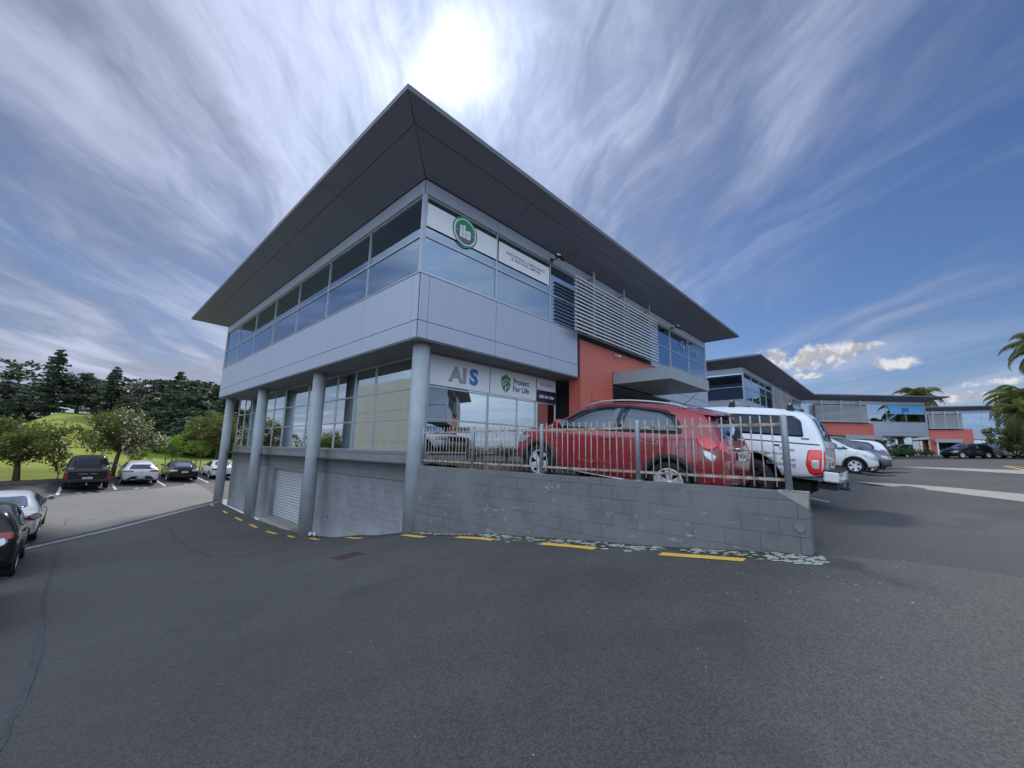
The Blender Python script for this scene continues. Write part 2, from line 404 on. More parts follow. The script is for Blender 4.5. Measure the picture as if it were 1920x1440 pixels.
sheet('upper_car_park', rng(5.9, 20, .5)+rng(22, 100, 2), rng(-90, -4, 4)+rng(-3.2, 9.2, .4)+rng(11, 29.1, 3), g_up, M_ASPHU)
# lawn and hill, one sheet to the horizon
xs = rng(-500, -80, 60)+rng(-60, 60, 3)+rng(80, 500, 60)
rows = []
b = MB(); ts = rng(0, 4, 1)+rng(8, 120, 4)+[160, 240, 400, 900]
for t in ts:
    for x in xs:
        xx = max(-28, min(x, 62)); y = kerbY(xx)+t; rows.append((x, y, lawn(xx if abs(x) > 60 else x, y)))
n = len(xs); b.add(rows, [(j*n+i, j*n+i+1, (j+1)*n+i+1, (j+1)*n+i) for j in range(len(ts)-1) for i in range(n-1)])
tag(b.obj('lawn', M_GRASS, smooth=True), kind='structure')
# ground that carries on to the horizon beyond the car parks
b = MB(); q = 1500
for (x0, y0, x1, y1, z) in ((-q, -q, -60, 44, -3.4), (100, -q, q, 29.1, -.6), (-60, -q, 100, -60, -2.2), (40, 29.1, q, 60, -3.3)):
    b.add([(x0, y0, z), (x1, y0, z), (x1, y1, z), (x0, y1, z)], [(0, 1, 2, 3)])
tag(b.obj('far_ground', M_GRASS), kind='structure')
# paler asphalt laid over the lower aisle and dark sealed stalls
def drape(name, poly_rows, mt, dz, kind='structure', g=None):
    # poly_rows: list of (pointA, pointB) cross lines, subdivided
    b = MB(); vs = []; nc = 8
    for (A, B) in poly_rows:
        for i in range(nc+1):
            t = i/nc; x = A[0]+(B[0]-A[0])*t; y = A[1]+(B[1]-A[1])*t; vs.append((x, y, (g or G)(x, y)+dz))
    b.add(vs, [(j*(nc+1)+i, j*(nc+1)+i+1, (j+1)*(nc+1)+i+1, (j+1)*(nc+1)+i) for j in range(len(poly_rows)-1) for i in range(nc)])
    return tag(b.obj(name, mt, smooth=True), kind=kind)
def lerp2(A, B, t): return (A[0]+(B[0]-A[0])*t, A[1]+(B[1]-A[1])*t)
def strip(name, A, B, w, mt, dz, n=30, g=None):
    d = Vector((B[0]-A[0], B[1]-A[1])).normalized(); p_ = Vector((-d.y, d.x))*w/2
    rows = []
    for i in range(n+1):
        c = lerp2(A, B, i/n); rows.append(((c[0]-p_.x, c[1]-p_.y), (c[0]+p_.x, c[1]+p_.y)))
    return drape(name, rows, mt, dz, g=g)
def seamY(x): return 28.05+1.33*(x-5.64)
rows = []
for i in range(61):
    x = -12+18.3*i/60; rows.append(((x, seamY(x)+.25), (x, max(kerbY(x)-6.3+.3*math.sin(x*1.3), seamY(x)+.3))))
drape('pale_aisle', rows, M_ASPH2, .004, g=g_low)
rows = [((x, kerbY(x)-6.0), (x, kerbY(x)-.02)) for x in rng(-14, 20, .5)]
drape('stall_paving', rows, M_ASPH3, .008, g=g_low)
strip('gutter_channel', (-12, seamY(-12)), (5.9, seamY(5.9)), .42, M_GUT, .012, 80, g_low)
strip('gutter_lip', (-12, seamY(-12)-.30), (5.9, seamY(5.9)-.30), .22, M_LIP, .014, 80, g_low)
# kerb along the lawn, a real step
b = MB()
xs_ = rng(-28, 30, 1)
for x0, x1 in zip(xs_, xs_[1:]):
    for (o0, o1, h) in ((0, .16, .13),):
        vs = []
        for x in (x0, x1):
            z = g_low(x, kerbY(x))
            vs += [(x, kerbY(x)+o0, z-.2), (x, kerbY(x)+o0, z+h), (x, kerbY(x)+o1, z+h), (x, kerbY(x)+o1, z-.2)]
        b.add(vs, [(0, 4, 5, 1), (1, 5, 6, 2), (2, 6, 7, 3)])
tag(b.obj('kerb', M_KERB), kind='structure')
rows = [((x, kerbY(x)+.16), (x, kerbY(x)+1.7+.25*math.sin(x*2.1)+.2*math.sin(x*5))) for x in rng(-20, 20, .4)]
drape('planting_bed', rows, M_DIRT, .125, g=lambda x, y: max(g_low(x, min(y, kerbY(x))), lawn(x, y)-.09))
# pale wedge bands laid over the upper car park
def band(rows): drape('pale_band', rows, M_CONC, .006, g=g_up)
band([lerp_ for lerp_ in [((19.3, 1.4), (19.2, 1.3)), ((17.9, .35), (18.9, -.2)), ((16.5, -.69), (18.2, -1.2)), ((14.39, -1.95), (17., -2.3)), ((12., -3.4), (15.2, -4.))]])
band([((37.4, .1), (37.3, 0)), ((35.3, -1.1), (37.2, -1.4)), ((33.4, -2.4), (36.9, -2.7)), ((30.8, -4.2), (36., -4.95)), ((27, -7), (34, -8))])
# yellow dashes by the wall
for (y0, y1, x) in ((1.41, 2.42, 5.46), (3.38, 4.44, 5.45), (5.52, 6.62, 5.45), (7.62, 8.57, 5.44), (10.4, 11.4, 5.47), (13.05, 13.9, 5.48), (14.9, 15.6, 5.42), (16.35, 17.5, 5.3), (18.66, 19.74, 5.32), (21.06, 22.3, 5.4), (23.74, 24.6, 5.4), (26.6, 27.6, 5.4)):
    strip('yellow_dash', (x-.04, y0), (x, y1), .13, M_YEL, .007, 8)
def bar(A, B, w_, g=g_low): strip('parking_line', A, B, w_, M_WHT, .014, 6, g)
for A, B in (((-.28, 34.4), (-.34, 31.1)), ((1.86, 36.4), (1.9, 33.3)), ((4.22, 38.9), (4.35, 35.3)), ((7.02, 41.1), (7.1, 37.6)), ((-2.5, 32.), (-2.56, 28.8))): bar(A, B, .12)
for x, y in ((.62, 31.95), (3.05, 34.1), (5.8, 36.5)):
    bar((x-.3, y-.1), (x-.08, y), .18); bar((x+.1, y+.02), (x+.34, y+.12), .18)
bar((-1.4, 17.45), (-.8, 17.5), .10); bar((-.80, 17.2), (-.80, 17.75), .30)
bar((-1.2, 22.5), (-.72, 22.7), .10); bar((-.62, 22.5), (-.62, 23.0), .22)
for k in (0, .35, .7): bar((-1.3, 19.9+k), (-.62, 20.15+k), .10)
for k in (0, .3, .6): bar((-1.2, 14.75+k), (-.68, 14.95+k), .09)
for A, B in (((43.5, -5.1), (30.5, -4.9)), ((43.5, -5.3), (36, -6.6)), ((36, -4.9), (34, -6.4))): strip('yellow_line', A, B, .14, M_YEL, .014, 8, g_up)
for x in (8.85, 11.4, 24.9, 27.6, 30.3): strip('parking_line', (x, 1.2), (x, 6.2), .1, M_WHT, .008, 8, g_up)
# tar seam, tyre arc and scrape on the driveway
def squig(name, pts, w0, seed, dz=.0045):
    rnd = random.Random(seed); pts = [Vector(q) for q in pts]; fine = []
    for i in range(len(pts)-1):
        p0 = pts[max(i-1, 0)]; p1 = pts[i]; p2 = pts[i+1]; p3 = pts[min(i+2, len(pts)-1)]
        for k in range(10):
            t = k/10; fine.append(.5*((2*p1)+(p2-p0)*t+(2*p0-5*p1+4*p2-p3)*t*t+(3*p1-p0-3*p2+p3)*t**3))
    fine.append(pts[-1]); b = MB(); L_ = []
    for i, q in enumerate(fine):
        d = (fine[min(i+1, len(fine)-1)]-fine[max(i-1, 0)]).normalized(); n_ = Vector((-d.y, d.x))
        ww = w0*(.35+.9*rnd.random())*min(1, (i+1)/5, (len(fine)-i)/5)
        c = q+n_*(rnd.random()-.5)*w0*.4
        L_ += [(c.x-n_.x*ww, c.y-n_.y*ww), (c.x+n_.x*ww, c.y+n_.y*ww)]
    b.add([(x, y, G(x, y)+dz) for x, y in L_], [(2*i, 2*i+2, 2*i+3, 2*i+1) for i in range(len(fine)-1)])
    tag(b.obj(name, M_SCAR), kind='structure')
squig('tar_seam', [(.11, 24.3), (.06, 20.9), (0, 15.8), (-.04, 11.8), (-.01, 8.5), (.0, 6.4), (-.1, 4.5)], .035, 1)
squig('tar_seam', [(2.95, 21.9), (2.75, 18.2), (2.74, 15.5), (2.78, 13.)], .05, 3)
# ------------------------------------------------------------------ office buildings
# local frame: u (x) along the entrance front, v (y) along the side, z from the ground floor level
ZB, ZP, ZW0, ZT, ZW1, ZF, ZE = 3.12, 3.57, 4.85, 5.88, 7.02, 7.42, 8.0
def frame_window(parent, P, U, W, z0, z1, zt, n_out, gm, vm=[], fw_=.045, lab=None):
    # P: origin of the pane plane, U unit along, W width; horizontal transoms zt; n_out outward unit; vm vertical divisions
    P = Vector(P); U = Vector(U); n_ = Vector(n_out)
    def fbox(b, u0, u1, za, zb, d0, d1):
        vs = []
        for z in (za, zb):
            for (uu, dd) in ((u0, d0), (u1, d0), (u1, d1), (u0, d1)):
                q = P+U*uu+n_*dd; vs.append((q.x, q.y, z))
        b.add(vs, [(0, 3, 2, 1), (4, 5, 6, 7), (0, 1, 5, 4), (1, 2, 6, 5), (2, 3, 7, 6), (3, 0, 4, 7)])
    b = MB(); e = fw_/2
    fbox(b, 0, e, z0, z1, -.05, .022); fbox(b, W-e, W, z0, z1, -.05, .022)
    fbox(b, e, W-e, z0, z0+fw_, -.05, .020); fbox(b, e, W-e, z1-fw_, z1, -.05, .020)
    for t in zt: fbox(b, e, W-e, t-e, t+e, -.05, .018)
    for vv in vm: fbox(b, vv-e*.7, vv+e*.7, z0+fw_, z1-fw_, -.05, .016)
    o = b.obj('window', M_ALU, parent)
    g = MB(); fbox(g, e, W-e, z0+fw_, z1-fw_, -.022, -.012); g.obj('pane', gm, o)
    return o
def panel_grid(b, P, U, n_, cols, rows, gap=.014, th=.03):
    P = Vector(P); U = Vector(U); n_ = Vector(n_)
    for u0, u1 in cols:
        for z0, z1 in rows:
            vs = []
            for z in (z0+gap/2, z1-gap/2):
                for (uu, dd) in ((u0+gap/2, 0), (u1-gap/2, 0), (u1-gap/2, th), (u0+gap/2, th)):
                    q = P+U*uu+n_*dd; vs.append((q.x, q.y, z))
            b.add(vs, [(0, 3, 2, 1), (4, 5, 6, 7), (0, 1, 5, 4), (1, 2, 6, 5), (2, 3, 7, 6), (3, 0, 4, 7)])
def pairs(l): return list(zip(l, l[1:]))
def building(name, label, loc, rz, L, W, front, cat='building', group=None, near=False, basement=False, left_bays=7, gu=1.1, gv=1.0, base=-.6):
    """front: dict(win=[(mullions...)...], louvre=(u0,u1), red=(u0,u1,u2), gf_end=u, canopy=(u0,u1))"""
    T = thing(name, label, cat, loc, rz, group)
    ix, iy = 2.0, 2.0
    # structure behind the cladding: dark box behind spandrels and frieze
    b = MB()
    b.box((.03, .03, ZB), (L-.03, W-.03, ZB+.10))                       # underside slab
    for (z0, z1) in ((ZB+.1, ZW0-.03), (ZW1+.03, ZF+.1)):
        b.box((.03, .03, z0), (L-.03, .18, z1)); b.box((.03, W-.18, z0), (L-.03, W-.03, z1))
        b.box((.03, .18, z0), (.18, W-.18, z1)); b.box((L-.18, .18, z0), (L-.03, W-.18, z1))
    b.obj('wall_backing', M_JOINT, T)
    # underside soffit panels
    b = MB()
    for v0, v1 in pairs([.02, 3, 6, 9, 12, 15, 18, W-.02] if W > 19 else [.02, W/2, W-.02]): b.box((.02, v0+.01, ZB-.03), (1.3, v1-.01, ZB))
    for u0, u1 in pairs([1.31]+[x for x in (4, 7, 10, 13, 16, 19) if x < L-1]+[L-.02]): b.box((u0+.01, .02, ZB-.03), (u1-.01, 1.3, ZB))
    b.box((1.31, 1.31, ZB-.03), (L-.02, W-.02, ZB-.003))
    b.obj('lower_soffit', M_REND, T)
    # interior
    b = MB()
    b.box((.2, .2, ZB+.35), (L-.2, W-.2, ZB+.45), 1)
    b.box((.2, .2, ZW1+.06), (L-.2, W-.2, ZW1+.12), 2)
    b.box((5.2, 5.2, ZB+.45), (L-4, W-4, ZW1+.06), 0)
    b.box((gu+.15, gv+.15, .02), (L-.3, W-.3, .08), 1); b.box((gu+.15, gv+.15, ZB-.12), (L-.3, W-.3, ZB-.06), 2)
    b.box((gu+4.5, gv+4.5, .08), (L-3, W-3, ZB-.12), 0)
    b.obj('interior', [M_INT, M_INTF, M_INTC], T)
    if near:
        for (x, y, z) in ((1.3, 1.9, ZW1), (2.0, 8., ZW1), (2.8, 3.8, ZB-.18), (3.4, 3.8, ZB-.18), (2.8, 6.9, ZB-.18), (3.4, 6.9, ZB-.18), (2.8, 12, ZB-.18)):
            b = MB(); b.box((x, y, z+.03), (x+.3, y+1.2, z+.055)); b.obj('ceiling_light', M_LAMP, T)
    # left (v) face
    lb = [W*i/left_bays for i in range(left_bays+1)]
    c = MB(); cols = [(.03, .30)]+pairs([.30]+lb[1:-1]+[W-.03])
    rows = [(ZB, ZP), (ZP, ZW0-.03)]
    panel_grid(c, (0, 0, 0), (0, 1, 0), (1, 0, 0), cols, rows+[(ZW1+.02, ZF)], th=.03)
    # front face panels
    wins = front['win']
    for seg in wins:
        s0 = seg[0]; s1 = seg[-1]; st = s0 <= .01; en = s1 >= L-.01
        mm = list(seg)
        if st: mm = [.03, .30]+mm[1:]
        if en: mm = mm[:-1]+[L-.03]
        panel_grid(c, (0, 0, 0), (1, 0, 0), (0, 1, 0), pairs(mm), rows, th=.03)
    fm = [.03]+[x for x in rng(0, L, 2.65)[1:-1]]+[L-.03]
    panel_grid(c, (0, 0, 0), (1, 0, 0), (0, 1, 0), pairs(fm), [(ZW1+.02, ZF)], th=.03)
    # far ends and back, plain panels
    panel_grid(c, (L-.03, 0, 0), (0, 1, 0), (1, 0, 0), pairs([.03]+lb[1:-1]+[W-.03]), rows+[(ZW0, ZW1), (ZW1+.02, ZF)], th=.03)
    panel_grid(c, (0, W-.03, 0), (1, 0, 0), (0, 1, 0), pairs(fm), rows+[(ZW0, ZW1), (ZW1+.02, ZF)], th=.03)
    # corner posts
    c.box((.001, .001, ZW0-.02), (.11, .11, ZW1+.01)); c.box((L-.10, .001, ZW0-.02), (L-.001, .09, ZW1+.01)); c.box((.001, W-.10, ZW0-.02), (.09, W-.031, ZW1+.01))
    c.obj('wall_panels', M_PANEL, T, bevel=.003 if near else 0)
    # sill and head flashings
    c = MB()
    c.box((-.02, .0, ZW0-.035), (.06, W, ZW0-.005)); c.box((.06, -.02, ZW0-.035), (L, .06, ZW0-.005))
    c.box((-.012, .0, ZW1+.002), (.05, W, ZW1+.018)); c.box((.05, -.012, ZW1+.002), (L, .05, ZW1+.018))
    c.obj('flashing', M_ALU, T)
    # upper windows
    for v0, v1 in pairs([.11]+lb[1:-1]+[W-.1]):
        frame_window(T, (.06, v0, 0), (0, 1, 0), v1-v0, ZW0, ZW1, [ZT], (-1, 0, 0), M_GLASS)
    for seg in wins:
        mm = list(seg)
        if mm[0] <= .01: mm[0] = .11
        if mm[-1] >= L-.01: mm[-1] = L-.1
        for u0, u1 in pairs(mm): frame_window(T, (u0, .06, 0), (1, 0, 0), u1-u0, ZW0, ZW1, [ZT], (0, -1, 0), M_GLASS)
    # louvre screen with glazing behind
    l0, l1 = front['louvre']; k = max(2, int(round((l1-l0)/2.4)))
    for i in range(k):
        u0 = l0+(l1-l0)*i/k; frame_window(T, (u0, .06, 0), (1, 0, 0), (l1-l0)/k, ZW0, ZW1, [ZT], (0, -1, 0), M_GLASSD)
    nb = 15; e0 = l0-.75 if near else l0; e1 = l1-.1
    scr = MB(); scr.box((l0, -.05, ZW1+.03), (l1, -.0, ZW1+.06)); S = scr.obj('louvre_screen', M_ALU, T)
    for x in ([l0+.75, l0+3.2, l0+5.7] if near else [l0+(l1-l0)*q for q in (.15, .5, .85)]):
        scr = MB(); scr.box((x-.05, -.30, ZW0-.1), (x+.05, -.24, ZF+.02)); scr.box((x-.04, -.24, ZW1+.1), (x+.04, .0, ZW1+.16)); scr.box((x-.04, -.24, ZW0), (x+.04, .03, ZW0+.05)); scr.obj('post', M_ALU, S)
    bm_ = MB()
    ang = R(28)
    for (d, h) in ((-1, 0),): pass
    prof = [(-.045, -.034), (-.055, .0), (-.035, .030), (.035, .042), (.040, .032), (-.02, -.038)]
    for x in (e0, e1): pass
    vs = [(x, q[0], q[1]) for x in (e0, e1) for q in prof]
    bm_.add(vs, [(i, (i+1) % 6, 6+(i+1) % 6, 6+i) for i in range(6)]+[tuple(range(6)), tuple(range(6, 12))[::-1]])
    bl = bm_.mesh('louvre_blade', M_LOUV)
    for i in range(nb):
        link('louvre_blade', bl, S, (0, -.40, ZW0-.12+i*2.0/(nb-1)))
    # red portal
    r0, r1, r2 = front['red']          # wide leg r0..r1, lintel r1..r2
    c = MB()
    c.box((r0, -.035, base), (r1-.006, .5, ZW0-.30)); c.box((r1+.006, -.03, front.get('lint', 3.75)), (r2, .45, ZW0-.30))
    leg2 = front.get('leg2'); l2 = front.get('lint2')
    if l2: c.box((l2[0], -.03, front.get('lint', 3.75)), (l2[1], .45, ZW0-.30))
    if leg2: c.box((leg2[0], -.028, base), (leg2[1], .42, front.get('lint', 3.75)-.004))
    c.box((r0, .0, ZW0-.295), (r2, .5, ZW0-.24))
    c.obj('red_cladding', M_RED, T, bevel=.004 if near else 0)
    if front.get('numeral'):
        cx = (r0+r1)/2+.15; c = MB()
        pts = [(cx+.32, .3), (cx+.32, 3.25), (cx+.02, 3.25), (cx-.35, 2.75), (cx-.62, 2.66), (cx-.62, 2.30), (cx-.22, 2.36), (cx-.10, 2.42), (cx-.10, .3)]
        vs = [(x, y, z) for y in (-.075, -.036) for (x, z) in pts]; n_ = len(pts)
        c.add(vs, [tuple(range(n_)), tuple(range(n_, 2*n_))[::-1]]+[(i, (i+1) % n_, n_+(i+1) % n_, n_+i) for i in range(n_)])
        c.obj('numeral', M_RED, T)
    # ground floor front: glazing
    ge = front['gf_end']; gm = M_GLASSG
    ms = front.get('gf', rng(gu, ge, 2.35))
    for u0, u1 in pairs(ms):
        frame_window(T, (u0, gv, 0), (1, 0, 0), u1-u0, .27, ZB-.035, [1.22, 2.13], (0, -1, 0), gm, vm=[(u1-u0)*.58] if near and abs(u0-ms[1]) < .1 else [])
    c = MB(); c.box((gu, gv-.03, base-.3), (ge, gv+.15, .22)); c.obj('plinth', M_REND, T)
    # ground floor beyond the portal
    g2 = front.get('gf2')
    if g2:
        for u0, u1 in pairs(rng(g2[0], g2[1], 2.3)): frame_window(T, (u0, gv, 0), (1, 0, 0), u1-u0, .27, ZB-.035, [1.22, 2.13], (0, -1, 0), gm)
        c = MB(); c.box((g2[0], gv-.03, base-.3), (g2[1], gv+.15, .22)); c.obj('plinth', M_REND, T)
    wp = front.get('white')
    if wp:
        c = MB(); panel_grid(c, (wp[0], 0, 0), (1, 0, 0), (0, 1, 0), pairs(rng(0, wp[1]-wp[0], 2.)), [(base, 1.2), (1.2, 2.3), (2.3, ZB-.04)], th=.05)
        c.box((wp[0]+.01, .052, base), (wp[1]-.01, .3, ZB-.05)); c.obj('light_panels', M_PANEL, T)
    # entrance recess: dark door wall set back
    c = MB(); c.box((ge+.02, 3.0, base), (front['recess'], 3.1, ZB-.035)); c.box((ge+.02, gv+.16, base), (ge+.10, 3.0, ZB-.04)); c.obj('entrance_wall', M_INT, T)
    frame_window(T, (ge+.3, 2.95, 0), (1, 0, 0), 1.9, .03, 2.5, [], (0, -1, 0), gm, vm=[.95])
    c = MB(); c.box((ge-.6 if not near else ge-.0, -.0, base), (front['recess'], 3.0, .01)); c.obj('entrance_step', M_CONC, T)
    # canopy
    c0, c1, cz, cd = front['canopy']
    c = MB(); c.box((c0, -cd, cz-.49), (c1, -.04, cz-.03)); 
    c.box((c0-.004, -cd-.004, cz-.03), (c1+.004, -.04, cz+.0))
    c.obj('canopy', M_PANEL2, T, bevel=.004 if near else 0)
    for q in (.25, .5, .75):
        c = MB(); c.lathe([(.0, -.012), (.09, -.012), (.09, .0)], 'z', 14, at=(c0+(c1-c0)*q, -cd/2, cz-.49)); c.obj('downlight', M_ALU, T)
    # left ground floor and basement
    gl_m = [gv, 3.95+.0, 6.85, 9.65, 12.5, 15.4, 17.9, W-.05] if near else rng(gv, W-.2, 3)
    for i, (v0, v1) in enumerate(pairs(gl_m)):
        frame_window(T, (gu, v0, 0), (0, 1, 0), v1-v0, .30, ZB-.035, [1.25, 2.13], (-1, 0, 0), gm, vm=[(v1-v0)*.5] if i in (1, 4, 5, 6) else [])
    c = MB(); zb = base-.3 if not basement else -3.1
    if basement:
        d0, d1, dt = 9.45, 13.15, -.62
        c.box((gu, gv-.1, zb), (gu+.2, d0, .2)); c.box((gu, d1, zb), (gu+.2, W, .2)); c.box((gu, d0, dt), (gu+.2, d1, .2))
        o = c.obj('block_wall', M_BLOCK2, T)
        c = MB(); c.box((gu-.06, gv-.1, -.52), (gu-.002, W, .22)); c.box((gu-.08, gv-.1, .225), (gu+.1, W, .292)); c.obj('wall_beam', M_REND, T)
        c = MB(); c.box((gu+.1, W-.2, zb), (L-.3, W, 3.05)); c.obj('end_wall', M_REND, T)
        # roller door
        n_ = 21; vs = []; z0 = -3.0; z1 = dt; 
        for i in range(n_*2+1):
            z = z0+(z1-z0)*i/(n_*2); d = .045 if i % 2 else 0.
            vs += [(gu+.20+d, d0, z), (gu+.20+d, d1, z)]
        q = MB(); q.add(vs, [(2*i, 2*i+1, 2*i+3, 2*i+2) for i in range(n_*2)])
        q.box((gu+.25, d0, z0), (gu+.27, d1, z1))
        door = q.obj('roller_door', mat('door_paint', (.46, .48, .50), .45, metal=.2, var=.06), T)
        q = MB(); q.box((gu+.17, d0-.0, z0), (gu+.255, d0+.06, z1)); q.box((gu+.17, d1-.06, z0), (gu+.255, d1, z1)); q.box((gu+.1, d0+.06, z1-.06), (gu+.24, d1-.06, z1)); q.obj('guide_rail', M_ALU, door)
        q = MB(); q.box((gu-.35, d0-.1, -3.0), (gu+.2, d1+.1, -2.82)); q.obj('door_sill', M_CONC, T)
    else:
        c.box((gu, gv-.03, zb), (gu+.2, W, .25)); c.obj('plinth', M_REND, T)
    # roof: thin deep eaves with panelled sloping soffit
    o_ = 1.6; zi = ZF+.02; zo = ZE-.13
    c = MB(); 
    def sof(uv): # height of soffit at a point
        d = max(-uv[0], uv[0]-L, -uv[1], uv[1]-W, 0); return zi+(zo-zi)*d/o_
    def quad(b_, A, B, C_, D_, dz, mi=0):
        b_.add([(q[0], q[1], sof(q)+dz) for q in (A, B, C_, D_)], [(0, 1, 2, 3)], mi)
    def side_panels(P0, P1, nrm, t0=.0, t1=1.):
        # P0..P1 along wall; nrm outward
        P0 = Vector(P0); P1 = Vector(P1); d = (P1-P0).normalized(); n_ = Vector(nrm); LL = (P1-P0).length
        k = int(round(LL/2.95)); cuts = [0]+[LL*i/k for i in range(1, k)]+[LL]
        g = .007
        for s0, s1 in pairs([-o_]+cuts[1:-1]+[LL+o_]):
            for (a0, a1) in ((0, o_*.66), (o_*.66, o_)):
                q = []
                for (s, aa) in ((s0, a0), (s1, a0), (s1, a1), (s0, a1)):
                    s = max(-aa, min(LL+aa, s))     # mitre at the hips
                    s += g if (s == s0 or s < s0+.001) else 0
                    q.append((s, aa))
                pts = []
                for i, (s, aa) in enumerate(q):
                    lo = -aa; hi = LL+aa
                    s = (max(s0+g, lo+g*1.4) if i in (0, 3) else min(s1-g, hi-g*1.4))
                    aa2 = aa+(g if i in (0, 1) else -g)
                    pts.append(P0+d*s+n_*aa2)
                if (pts[1]-pts[0]).dot(d) < .02 and (pts[2]-pts[3]).dot(d) < .02: continue
                if (pts[1]-pts[0]).dot(d) < 0: pts[1] = pts[0]
                c.add([(t.x, t.y, sof(t)) for t in pts], [(0, 1, 2, 3)])
    side_panels((0, 0), (L, 0), (0, -1)); side_panels((0, W), (0, 0), (-1, 0))
    side_panels((L, 0), (L, W), (1, 0)); side_panels((L, W), (0, W), (0, 1))
    roof = MB(); Q = [(-o_, -o_), (L+o_, -o_), (L+o_, W+o_), (-o_, W+o_)]; I = [(0, 0), (L, 0), (L, W), (0, W)]
    for i in range(4):   # dark board behind the soffit joints
        j = (i+1) % 4
        roof.add([(Q[i][0], Q[i][1], zo+.012), (Q[j][0], Q[j][1], zo+.012), (I[j][0], I[j][1], zi+.012), (I[i][0], I[i][1], zi+.012)], [(0, 1, 2, 3)], 1)
        roof.add([(Q[i][0], Q[i][1], zo), (Q[j][0], Q[j][1], zo), (Q[j][0], Q[j][1], ZE), (Q[i][0], Q[i][1], ZE)], [(0, 1, 2, 3)], 2)
    rz_ = ZE+.55; J = [(5, 5), (L-5, 5), (L-5, W-5), (5, W-5)]
    for i in range(4):
        j = (i+1) % 4
        roof.add([(Q[i][0], Q[i][1], ZE), (Q[j][0], Q[j][1], ZE), (J[j][0], J[j][1], rz_), (J[i][0], J[i][1], rz_)], [(0, 1, 2, 3)], 0)
    roof.add([(x, y, rz_) for x, y in J], [(0, 1, 2, 3)], 0)
    ro = roof.obj('roof', [M_ROOF, M_JOINT, M_FASC], T)
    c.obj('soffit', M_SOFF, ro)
    return T
F1 = dict(win=[[0, 2.72, 5.38, 7.0], [13.3, 15.9, 18.55, 21.4]], louvre=(7.0, 13.3), red=(7.15, 9.5, 15.6), leg2=None, lint=3.7, gf=[gu_ for gu_ in (1.1, 3.42, 5.78, 6.95)], gf_end=6.95,
          recess=15.4, canopy=(9.52, 13.75, 3.66, 2.46), numeral=True, white=(15.4, 21.37))
B1 = building('office_building', 'nearest two-storey grey panelled office with wide dark eaves, round columns and red entrance', (5.4, 8.4, -.4), 0, 21.4, 20.6, F1, 'office building', 'matching office buildings', near=True, basement=True)
# columns of the near building
for (y, zb_) in ((8.86, -2.05), (15.4, -3.06), (22.1, -3.28), (28.3, -3.2)):
    c = MB(); c.lathe([(.0, zb_+.4-.1), (.225, zb_+.4-.1), (.225, ZB-.032), (.0, ZB-.032)], 'z', 40, at=(5.88-5.4, y-8.4, 0))
    c.obj('column', M_COLUMN, B1, smooth=False)
    for pl in B1.children[-1:]: pass
for o in children(B1):
    if o.name.startswith('column'):
        for pl in o.data.polygons: pl.use_smooth = abs(pl.normal.z) < .5
F2 = dict(win=[[0, 2.6, 5.2, 7.6], [17.5, 20.2, 23., 26., 29.]], louvre=(7.6, 17.5), red=(7.6, 10, 17.5), gf=rng(1.1, 7.4, 2.1), gf_end=7.4, recess=16, canopy=(10.2, 15, 3.6, 2.4), gf2=(17.6, 28.9))
building('office_building', 'second grey office with dark hipped eaves just beyond the nearest building', (35.5, 8.4, -.55), 0, 29, 18, F2, 'office building', 'matching office buildings', left_bays=5)
F3 = dict(win=[[0, 2.6, 5.2, 7.4], [14.1, 16.5, 18.9, 21.4]], louvre=(7.2, 14.1), red=(6.6, 7.6, 14.6), leg2=(12.6, 14.6), lint=3.1, gf=rng(1.1, 6.4, 2.1), gf_end=6.4, recess=12.6, canopy=(9.4, 13.8, 3.05, 2.0), gf2=(14.7, 20.2))
building('office_building', 'far grey office facing the camera with a light blue sign in its top right window', (57.9, 12.7, -.45), -R(46.9), 21.4, 15, F3, 'office building', 'matching office buildings')
F4 = dict(win=[[4.05, 6.2, 8.6, 11, 13.6, 16, 18.6]], louvre=(0.05, 4.05), red=(3.2, 4.9, 4.9), lint=2.9, leg2=(0.05, .7), gf=[5.2, 7.4, 9.8, 12.2, 14.5, 17, 18.4], gf_end=5.2, recess=5.3, canopy=(.4, 3.2, 3.1, 1.2))
F4['red'] = (3.1, 4.9, 4.92); F4['lint2'] = (.05, 3.09)
building('office_building', 'farthest right grey office with red portal, partly behind the palms', (89.9, -3.6, -.2), math.atan2(-.949, .3156), 18.6, 15, F4, 'office building', 'matching office buildings')
# building across the car park, outside the frame, that the ground floor glass mirrors
F5 = dict(win=[[0, 2.6, 5.2, 7.4], [14.1, 16.5, 18.9, 21.4]], louvre=(7.2, 14.1), red=(6.6, 7.6, 14.6), leg2=(12.6, 14.6), lint=3.1, gf=rng(1.1, 6.4, 2.1), gf_end=6.4, recess=12.6, canopy=(9.4, 13.8, 3.05, 2.0), gf2=(14.7, 20.2))
building('office_building', 'grey office across the upper car park, mirrored in the ground floor windows', (39.6, -29.5, -.5), R(133.), 21.4, 15, F5, 'office building', 'matching office buildings')
# pale concrete warehouse across the lower car park, mirrored in the long side windows
T = thing('warehouse', 'cream precast concrete warehouse mirrored in the long side windows', 'warehouse', (-13.5, 20, -3.2))
c = MB(); c.box((-24, .02, -.2), (-.06, 35.7, 11.55)); c.obj('wall_core', mat('cream_joint', (.20, .18, .15), .9), T)
c = MB()
for v0, v1 in pairs(rng(0, 35.7, 5.95)):
    for z0, z1 in ((-.2, 3.9), (3.9, 7.8), (7.8, 11.6)): c.box((-.06, v0+.02, z0+.015), (.0, v1-.02, z1-.015))
c.obj('wall_panels', mat('cream_concrete', (.50, .50, .505), .85, var=.06, vs=1.2), T)

